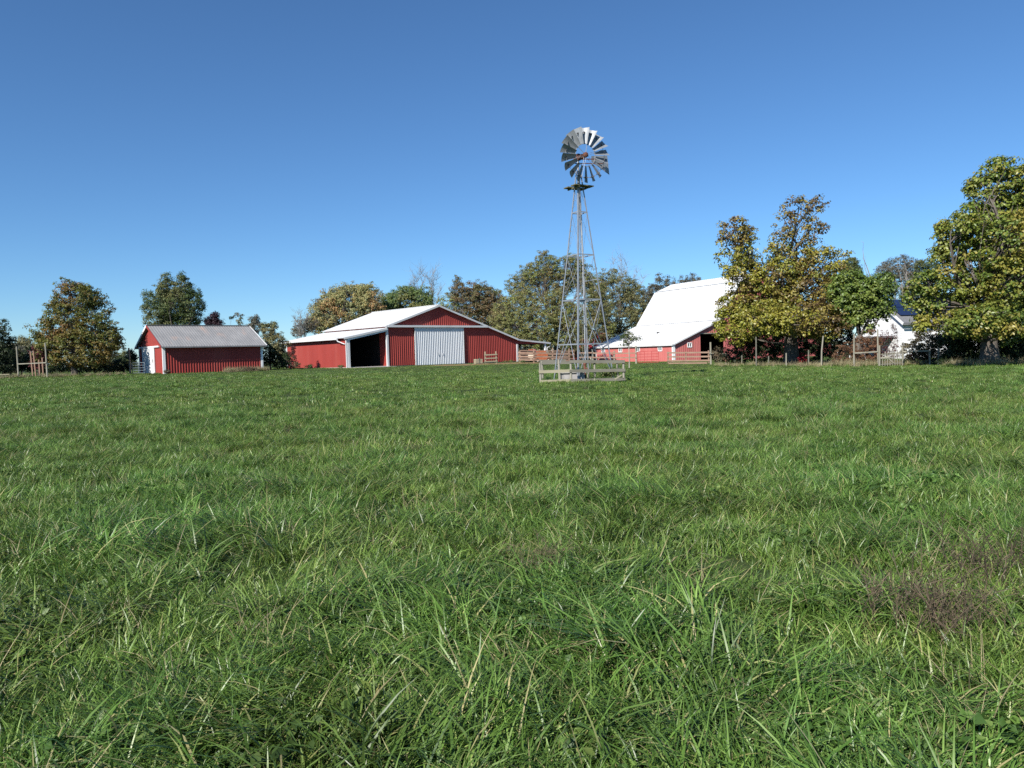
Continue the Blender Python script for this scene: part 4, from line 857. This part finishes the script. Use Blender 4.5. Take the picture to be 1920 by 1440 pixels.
tree('grey_tree', 'small dark green tree peeking left of the dead snag', 112, (1596, 680), [(1596,495,13,12),(1606,508,10,12),(1586,505,10,10)], .24, 1400, P_GREEN, tr=.2, seed=54)
tree('thin_tree', 'sparse tree in the gap left of the big maple', 110, (1740, 680), [(1735,495,14,10),(1722,500,10,8),(1750,505,14,16)], .22, 900, P_GREEN, tr=.2, seed=55, hole=.15)
bare_tree('dead_snag', 'dead forked snag against the sky above the green maple', 100, (1640, 680), [(1619,455),(1622,482)], 56, .16, spread=.05, twn=1)
bare_tree('pale_snag', 'pale dead trunk with raised limbs left of the big maple', 96, (1700, 680), [(1682,498),(1692,505),(1698,500)], 57, .22, spread=.12, twn=2)
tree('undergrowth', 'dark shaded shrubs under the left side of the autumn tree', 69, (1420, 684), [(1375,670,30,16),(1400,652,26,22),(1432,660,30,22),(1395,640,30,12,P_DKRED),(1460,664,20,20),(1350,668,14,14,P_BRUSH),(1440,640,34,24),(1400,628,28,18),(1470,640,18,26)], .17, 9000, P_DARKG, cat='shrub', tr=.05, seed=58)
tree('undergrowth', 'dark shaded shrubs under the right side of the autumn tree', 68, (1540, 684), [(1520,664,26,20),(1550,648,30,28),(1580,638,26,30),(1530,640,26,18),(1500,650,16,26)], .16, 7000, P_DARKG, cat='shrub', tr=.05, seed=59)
tree('rusty_brush', 'rusty brown dry brush behind the tall garden posts', 57, (1590, 686), [(1582,664,18,20),(1612,656,20,26),(1636,650,14,30),(1568,675,10,10),(1625,670,18,14)], .09, 5200, P_RUSTY, cat='brush', tr=.05, seed=60, mat_=LEAFB, up=.1, droop=-1.5, twigs=.5)
tree('small_rusty_bush', 'small rust red bush at the foot of the autumn tree', 64, (1503, 684), [(1502,672,6,10),(1508,677,4,6)], .09, 500, P_REDB * .55, cat='bush', tr=.03, seed=61, mat_=LEAFB, droop=-1.5, up=.1)
tree('dry_brush', 'grey brown dry brush right of the picket gate', 55, (1735, 686), [(1712,655,22,22),(1738,645,26,28),(1765,650,26,28),(1725,672,24,14,P_DKRED),(1784,638,26,22),(1750,670,30,16),(1795,655,20,26)], .10, 11000, P_BRUSH, cat='brush', tr=.05, seed=62, mat_=LEAFB, twigs=.5)
for k, (x, t_, lab) in enumerate(((1652, 622, 'leftmost dark red sapling in front of the white house wall'), (1663, 618, 'middle dark red sapling in front of the white house wall'), (1676, 608, 'tallest dark red sapling in front of the white house wall'))):
    tree('red_sapling', lab, 60, (x, 684), [(x, t_ + 14, 4, 16), (x, t_ + 36, 7, 14), (x - 1, t_ + 54, 9, 12)], .085, 420, P_DKRED, tr=.03, seed=63 + k, group='red saplings by the house', twigs=.6, per=6)
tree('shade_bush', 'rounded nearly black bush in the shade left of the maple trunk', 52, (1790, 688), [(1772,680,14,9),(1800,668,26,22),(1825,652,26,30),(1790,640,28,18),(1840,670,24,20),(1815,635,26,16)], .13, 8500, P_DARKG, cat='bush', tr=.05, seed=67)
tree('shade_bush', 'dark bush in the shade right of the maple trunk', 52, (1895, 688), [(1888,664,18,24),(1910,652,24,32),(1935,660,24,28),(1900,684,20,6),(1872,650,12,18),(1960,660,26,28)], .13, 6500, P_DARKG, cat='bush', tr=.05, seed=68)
tree('barn_sapling', 'young green sapling with wrapped stem in front of the faded barn wall', 62, (1180, 694), [(1172,634,9,9),(1184,632,8,7),(1192,636,8,4),(1176,644,8,5),(1178,625,5,4)], .15, 420, P_GREEN, tr=.045, seed=69, bark=WOODP, per=6, fork=.6, twigs=.5)
tree('enclosure_shrub', 'small dark leafy plant in the corner of the windmill enclosure', 37.2, (1142, 706), [(1142,700,13,6),(1134,704,9,4),(1150,696,6,5)], .09, 420, P_GREEN, cat='plant', tr=.02, seed=70, per=6)
# weeds and tufts along walls and fences
for k, (x, y, Y, r, p_, lab) in enumerate(((578, 692, 70.5, 8, P_GREEN, 'green weeds at the foot of the pole barn side wall'), (636, 692, 70.5, 9, P_GREEN, 'weeds growing by the pole barn corner post'), (952, 683, 82.6, 12, P_GREEN*1.3, 'weeds along the red wall right of the hurdle'),
        (978, 683, 81.6, 7, P_GREEN*1.4, 'weed clump at the white trim of the lean-to'), (460, 696, 61, 22, P_BRUSH, 'mound of dry weeds at the shed wall'), (312, 702, 59.6, 6, P_BRUSH, 'dry weeds at the shed corner'))):
    tree('weed_clump', lab, Y, (x, y), [(x, y - 2, r, 4), (x + r * .5, y - 3, r * .5, 4)], .1, 420, p_, cat='weeds', tr=.0, seed=80 + k, per=6)

# ------------------------------------------------------------------ grass: patches of real blades scattered over the pasture
G1 = grass_mat('grass_blade', (.066, .144, .022), (.102, .198, .034), (.34, .31, .14))
G2 = grass_mat('young_grass_blade', (.080, .166, .024), (.121, .220, .038), (.28, .28, .10))
G3 = grass_mat('dry_grass_blade', (.22, .20, .105), (.30, .255, .14), (.20, .18, .085), .6, .2, True)
G4 = grass_mat('broad_weed_leaf', (.055, .12, .022), (.085, .16, .03), (.12, .17, .04), .5, .25)
G5 = grass_mat('dead_weed_stem', (.075, .055, .036), (.11, .08, .05), (.06, .045, .03), .8, .1, True)
gcol = bpy.data.collections.new('grass_patches')
def blade_patch(name, m, n, rad, lmin, lmax, wd, lean, spread, seed, seg=4, curl=1.0):
    rng = np.random.default_rng(seed); V = []; F = []
    r = rad * np.sqrt(rng.random(n)); a = rng.random(n) * 2 * math.pi
    tuft = rng.normal(0, rad * .55, (max(3, n // 14), 2)); ti = rng.integers(0, len(tuft), n); mix_ = rng.random(n) < .65
    bx = np.where(mix_, tuft[ti, 0] + rng.normal(0, .022, n), r * np.cos(a)); by = np.where(mix_, tuft[ti, 1] + rng.normal(0, .022, n), r * np.sin(a))
    tang = rng.random(len(tuft)) * 2 * math.pi
    for i in range(n):
        L = rng.uniform(lmin, lmax) * (1 if rng.random() > .1 else 1.35)
        ang = rng.normal(0, spread) if rng.random() < .72 else (tang[ti[i]] + rng.normal(0, .9)); ln = abs(rng.normal(lean, .3))
        w0 = wd * rng.uniform(.6, 1.3); d = np.array([math.cos(ang), math.sin(ang)]); tw = rng.uniform(-1.2, 1.2)
        p = np.array([bx[i], by[i], -.02]); th = .12 + ln * .35; k = len(V); cu = rng.uniform(.4, 1.6) * curl * ln
        for j in range(seg + 1):
            f = j / seg; hw = w0 * .5 * (1 - f ** 2.2) + .0004
            sa = ang + math.pi / 2 + tw * (.4 + .6 * f); sv = np.array([math.cos(sa), math.sin(sa), .25 * math.sin(tw)]) * hw
            V.append(p - sv); V.append(p + sv)
            th2 = min(th + cu * f, 1.95); p = p + np.array([d[0] * math.sin(th2), d[1] * math.sin(th2), math.cos(th2)]) * L / seg
        for j in range(seg): q = k + 2 * j; F.append((q, q + 1, q + 3, q + 2))
    o = fast_mesh(name, np.array(V), np.array(F), m); COL.objects.unlink(o); gcol.objects.link(o); return o
def weed_patch(name, m, n, rad, size, seed):
    rng = np.random.default_rng(seed); C = np.c_[rng.normal(0, rad * .5, n), rng.normal(0, rad * .5, n), rng.uniform(.02, .1, n)]
    V, F, _ = leaves(C, np.c_[rng.normal(0, 1, (n, 2)), np.zeros(n)] * .5, size, 2, pal((1, 1, 1)), .015, rng, .9)
    o = fast_mesh(name, V, F, m); COL.objects.unlink(o); gcol.objects.link(o); return o
def stem_patch(name, m, n, rad, h, seed):
    rng = np.random.default_rng(seed); b_ = MB()
    for i in range(n):
        x, y = rng.normal(0, rad * .4, 2); d = rng.normal(0, .35, 2); hh = h * rng.uniform(.5, 1.1); pts = [(x, y, -.02), (x + d[0] * hh * .5, y + d[1] * hh * .5, hh * .55), (x + d[0] * hh, y + d[1] * hh, hh)]
        b_.tube(pts, [.0026, .002, .001], 3, False)
        for q in range(9):
            f = rng.uniform(.35, 1); c = np.array(pts[0]) * (1 - f) + np.array(pts[2]) * f; e = c + rng.normal(0, .035, 3) + np.array([0, 0, .03]); b_.tube([c, e], [.0007, .0022], 3, False)
    me = bpy.data.meshes.new(name); me.from_pydata(b_.v, [], b_.f); me.materials.append(m); o = bpy.data.objects.new(name, me); gcol.objects.link(o); return o
# index order is alphabetical in the collection
for k in range(5): blade_patch('a%d' % k, G1, 180, .30, .16, .38, .0092, 1.55, .6, 200 + k)         # lush leaning fescue
for k in range(3): blade_patch('b%d' % k, G2, 190, .30, .08, .20, .0072, 1.0, 1.8, 220 + k)          # short young grass
for k in range(2): blade_patch('c%d' % k, G3, 26, .25, .12, .34, .0045, 1.1, 1.8, 230 + k)           # dry straw
for k in range(2): weed_patch('d%d' % k, G4, 70, .25, .055, 240 + k)                                 # clover and weeds
stem_patch('e0', G5, 22, .38, .30, 250)                                                              # dead weed stalks
for k in range(2): blade_patch('f%d' % k, G1, 120, .15, .20, .48, .0115, 1.35, .8, 260 + k)           # tall tussock
for k in range(3): blade_patch('g%d' % k, G2, 120, .75, .10, .26, .026, .8, 1.8, 270 + k, 3)         # coarse patch for far away
for k in range(2): blade_patch('h%d' % k, G3, 90, .45, .25, .75, .014, .5, 2.5, 280 + k, 3)          # tall pale fence-row grass
IDX = {'a': (0, 5), 'b': (5, 3), 'c': (8, 2), 'd': (10, 2), 'e': (12, 1), 'f': (13, 2), 'g': (15, 3), 'h': (18, 2)}
PTS = []      # x, y, scale, rotz, tilt, index
rng = np.random.default_rng(77)
def inside_building(x, y):
    bad = np.zeros(len(x), bool)
    for X0, Y0, ph, a0, a1, b0, b1 in ((-12.1, 74.3, .7312, -4.6, 17.2, -.1, 12.6), (-12.1, 74.3, .7312, -4.5, .3, -1.3, 1), (-27.74, 60.44, .7236, 0, 8.2, 0, 6.4), (20.47, 96.01, .4934, 0, 29.6, 0, 17)):
        u = (x - X0) * math.cos(ph) + (y - Y0) * math.sin(ph); v = -(x - X0) * math.sin(ph) + (y - Y0) * math.cos(ph)
        bad |= (u > a0) & (u < a1) & (v > b0) & (v < b1)
    return bad
def scatter(r0, r1, dens, kinds, smin, smax, half=.80, pad=2.5, field=True, flat=False, gaps=0.0):
    area = half * (r1 * r1 - r0 * r0) + 2 * pad * (r1 - r0); n = int(dens * area * 1.02)
    y = r0 + (r1 - r0) * rng.random(n * 2); wd = half * y + pad; k_ = rng.random(n * 2) < wd / wd.max(); y = y[k_][:n]; x = rng.uniform(-1, 1, len(y)) * (half * y + pad)
    k_ = ~inside_building(x, y) & (vnoise(x * 1.3 + 40, y * 1.3 + 13) + .5 * (vnoise(x * 3.1, y * 3.1 + 7) - .5) > gaps); x, y = x[k_], y[k_]; n = len(x)
    hgt = .55 + .60 * vnoise(x * 1.1 + 3, y * 1.1 + 8) + .35 * (vnoise(x * 1.7, y * 1.7) - .5)
    s = rng.uniform(smin, smax, n) * (1 if flat else np.clip(hgt, .5, 1.3)) * np.clip(1 - (y - 40) / 32, .34, 1)
    ang = vnoise(x * .8 + 20, y * .8 + 4) * 5 * math.pi + rng.normal(0, 1.0, n) if field else rng.random(n) * 2 * math.pi
    u = rng.random(n); names = list(kinds); cum = np.cumsum([kinds[k] for k in names]); cum = cum / cum[-1]
    short = vnoise(x * .4 + 31, y * .4 + 17); ki = np.searchsorted(cum, np.clip(u, 0, .9999)); idx = np.zeros(n, int)
    for j, k in enumerate(names):
        b_, c_ = IDX[k]; idx[ki == j] = b_ + rng.integers(0, c_, (ki == j).sum())
    if 'a' in kinds:
        sw = (short > .62) & (idx < 5); idx[sw] = 5 + rng.integers(0, 3, sw.sum())
        w_ = (vnoise(x * .9 + 11, y * .9 + 2) > .72) & (rng.random(n) < .14); idx[w_] = 10 + rng.integers(0, 2, w_.sum())
    dr = (rng.random(n) < dryness(x, y) * .9); idx[dr] = 8 + rng.integers(0, 2, dr.sum())
    PTS.append(np.c_[x, y, s, ang, rng.normal(0, .12, n), idx])
scatter(.6, 9, 15, {'b': .91, 'd': .04, 'c': .05}, .8, 1.15, pad=2.5, field=False, flat=True)
scatter(9, 22, 8, {'b': .95, 'c': .05}, .8, 1.2, field=False, flat=True)
scatter(.6, 9, 26, {'a': .68, 'b': .12, 'c': .07, 'd': .05, 'f': .08}, .75, 1.2, pad=2.5, gaps=.34)
scatter(9, 22, 17, {'a': .60, 'b': .22, 'c': .07, 'd': .04, 'f': .07}, .65, 1.0, gaps=.32)
scatter(22, 45, 11, {'a': .44, 'b': .33, 'c': .04, 'f': .02, 'g': .17}, .5, .8)
scatter(45, 100, 5, {'a': .10, 'b': .25, 'c': .02, 'g': .63}, .6, .95, half=.78)
# fence-row grass
def row(p0, p1, n, w_, kinds, smin, smax, Y0, Y1):
    f = rng.random(n); px = p0 + (p1 - p0) * f; Y = Y0 + (Y1 - Y0) * f + rng.normal(0, w_, n); x = np.array([at(a, 690, b_).x for a, b_ in zip(px, Y)])
    idx = np.array([IDX[k][0] + rng.integers(0, IDX[k][1]) for k in rng.choice(list(kinds), n)])
    PTS.append(np.c_[x, Y, rng.uniform(smin, smax, n), rng.random(n) * 6.3, rng.normal(0, .1, n), idx])
row(1340, 1580, 420, 1.0, 'hfffa', .35, .7, 66, 56.5); row(1560, 1650, 200, .6, 'hfaf', .5, 1.0, 55.5, 54); row(1650, 1770, 260, .5, 'hfaf', .4, .75, 55, 54.2); row(1770, 1990, 260, .7, 'ffah', .5, .9, 49.5, 47.5)
row(-60, 110, 240, .7, 'hfff', .35, .7, 56.5, 57.5); row(90, 300, 240, .8, 'fffa', .35, .6, 58.5, 59); row(90, 240, 40, .8, 'h', .35, .55, 58.5, 59); row(1015, 1175, 110, 1.2, 'ffa', .5, .9, 37.3, 37.3); row(425, 500, 150, .5, 'hfh', .4, .7, 61.5, 64.5)
# dead-weed patches in the foreground
for cx, cy, n, w_ in ((1020, 1066, 2, .05), (1900, 1100, 5, .22), (1890, 1200, 4, .2)):
    c = at(cx, cy, 10); k = (CAMZ - 0) / (CAMZ - c.z); c = Vector((c.x * k, c.y * k, 0)); sc = .8 if cy > 1000 else 1.0
    PTS.append(np.c_[c.x + rng.normal(0, w_, n), c.y + rng.normal(0, w_, n), rng.uniform(.7, 1.2, n) * (1.3 if cx > 1800 else 1) * sc, rng.random(n) * 6.3, rng.normal(0, .1, n), np.full(n, 12)])
Q = np.concatenate(PTS); Q = Q[np.hypot(Q[:, 0], Q[:, 1]) > 1.0]
me = bpy.data.meshes.new('pasture_grass'); me.vertices.add(len(Q)); me.vertices.foreach_set('co', np.c_[Q[:, 0], Q[:, 1], gz(Q[:, 0], Q[:, 1])].astype(np.float32).ravel())
for nm, ty, dat in (('patch_scale', 'FLOAT', Q[:, 2]), ('patch_index', 'INT', Q[:, 5].astype(np.int32))):
    a_ = me.attributes.new(nm, ty, 'POINT'); a_.data.foreach_set('value', np.ascontiguousarray(dat, np.int32 if ty == 'INT' else np.float32))
a_ = me.attributes.new('patch_rotation', 'FLOAT_VECTOR', 'POINT'); a_.data.foreach_set('vector', np.c_[Q[:, 4], Q[:, 4] * .5, Q[:, 3]].astype(np.float32).ravel())
grass = bpy.data.objects.new('pasture_grass', me); COL.objects.link(grass)
tag(grass, 'thick green pasture grass with tussocks, weeds and dry straw', 'grass', kind='stuff')
ng = bpy.data.node_groups.new('scatter_grass', 'GeometryNodeTree')
ng.interface.new_socket('Geometry', in_out='INPUT', socket_type='NodeSocketGeometry'); ng.interface.new_socket('Geometry', in_out='OUTPUT', socket_type='NodeSocketGeometry')
gi = ng.nodes.new('NodeGroupInput'); go = ng.nodes.new('NodeGroupOutput'); ip = ng.nodes.new('GeometryNodeInstanceOnPoints'); ci = ng.nodes.new('GeometryNodeCollectionInfo')
ci.inputs[0].default_value = gcol; ci.inputs[1].default_value = True; ci.inputs[2].default_value = True
def named(ty, nm):
    n = ng.nodes.new('GeometryNodeInputNamedAttribute'); n.data_type = ty; n.inputs[0].default_value = nm; return n.outputs[0]
ng.links.new(gi.outputs[0], ip.inputs['Points']); ng.links.new(ci.outputs[0], ip.inputs['Instance']); ip.inputs['Pick Instance'].default_value = True
ng.links.new(named('INT', 'patch_index'), ip.inputs['Instance Index']); ng.links.new(named('FLOAT', 'patch_scale'), ip.inputs['Scale'])
er = ng.nodes.new('FunctionNodeEulerToRotation'); ng.links.new(named('FLOAT_VECTOR', 'patch_rotation'), er.inputs[0]); ng.links.new(er.outputs[0], ip.inputs['Rotation'])
ng.links.new(ip.outputs[0], go.inputs[0])
md_ = grass.modifiers.new('scatter', 'NODES'); md_.node_group = ng
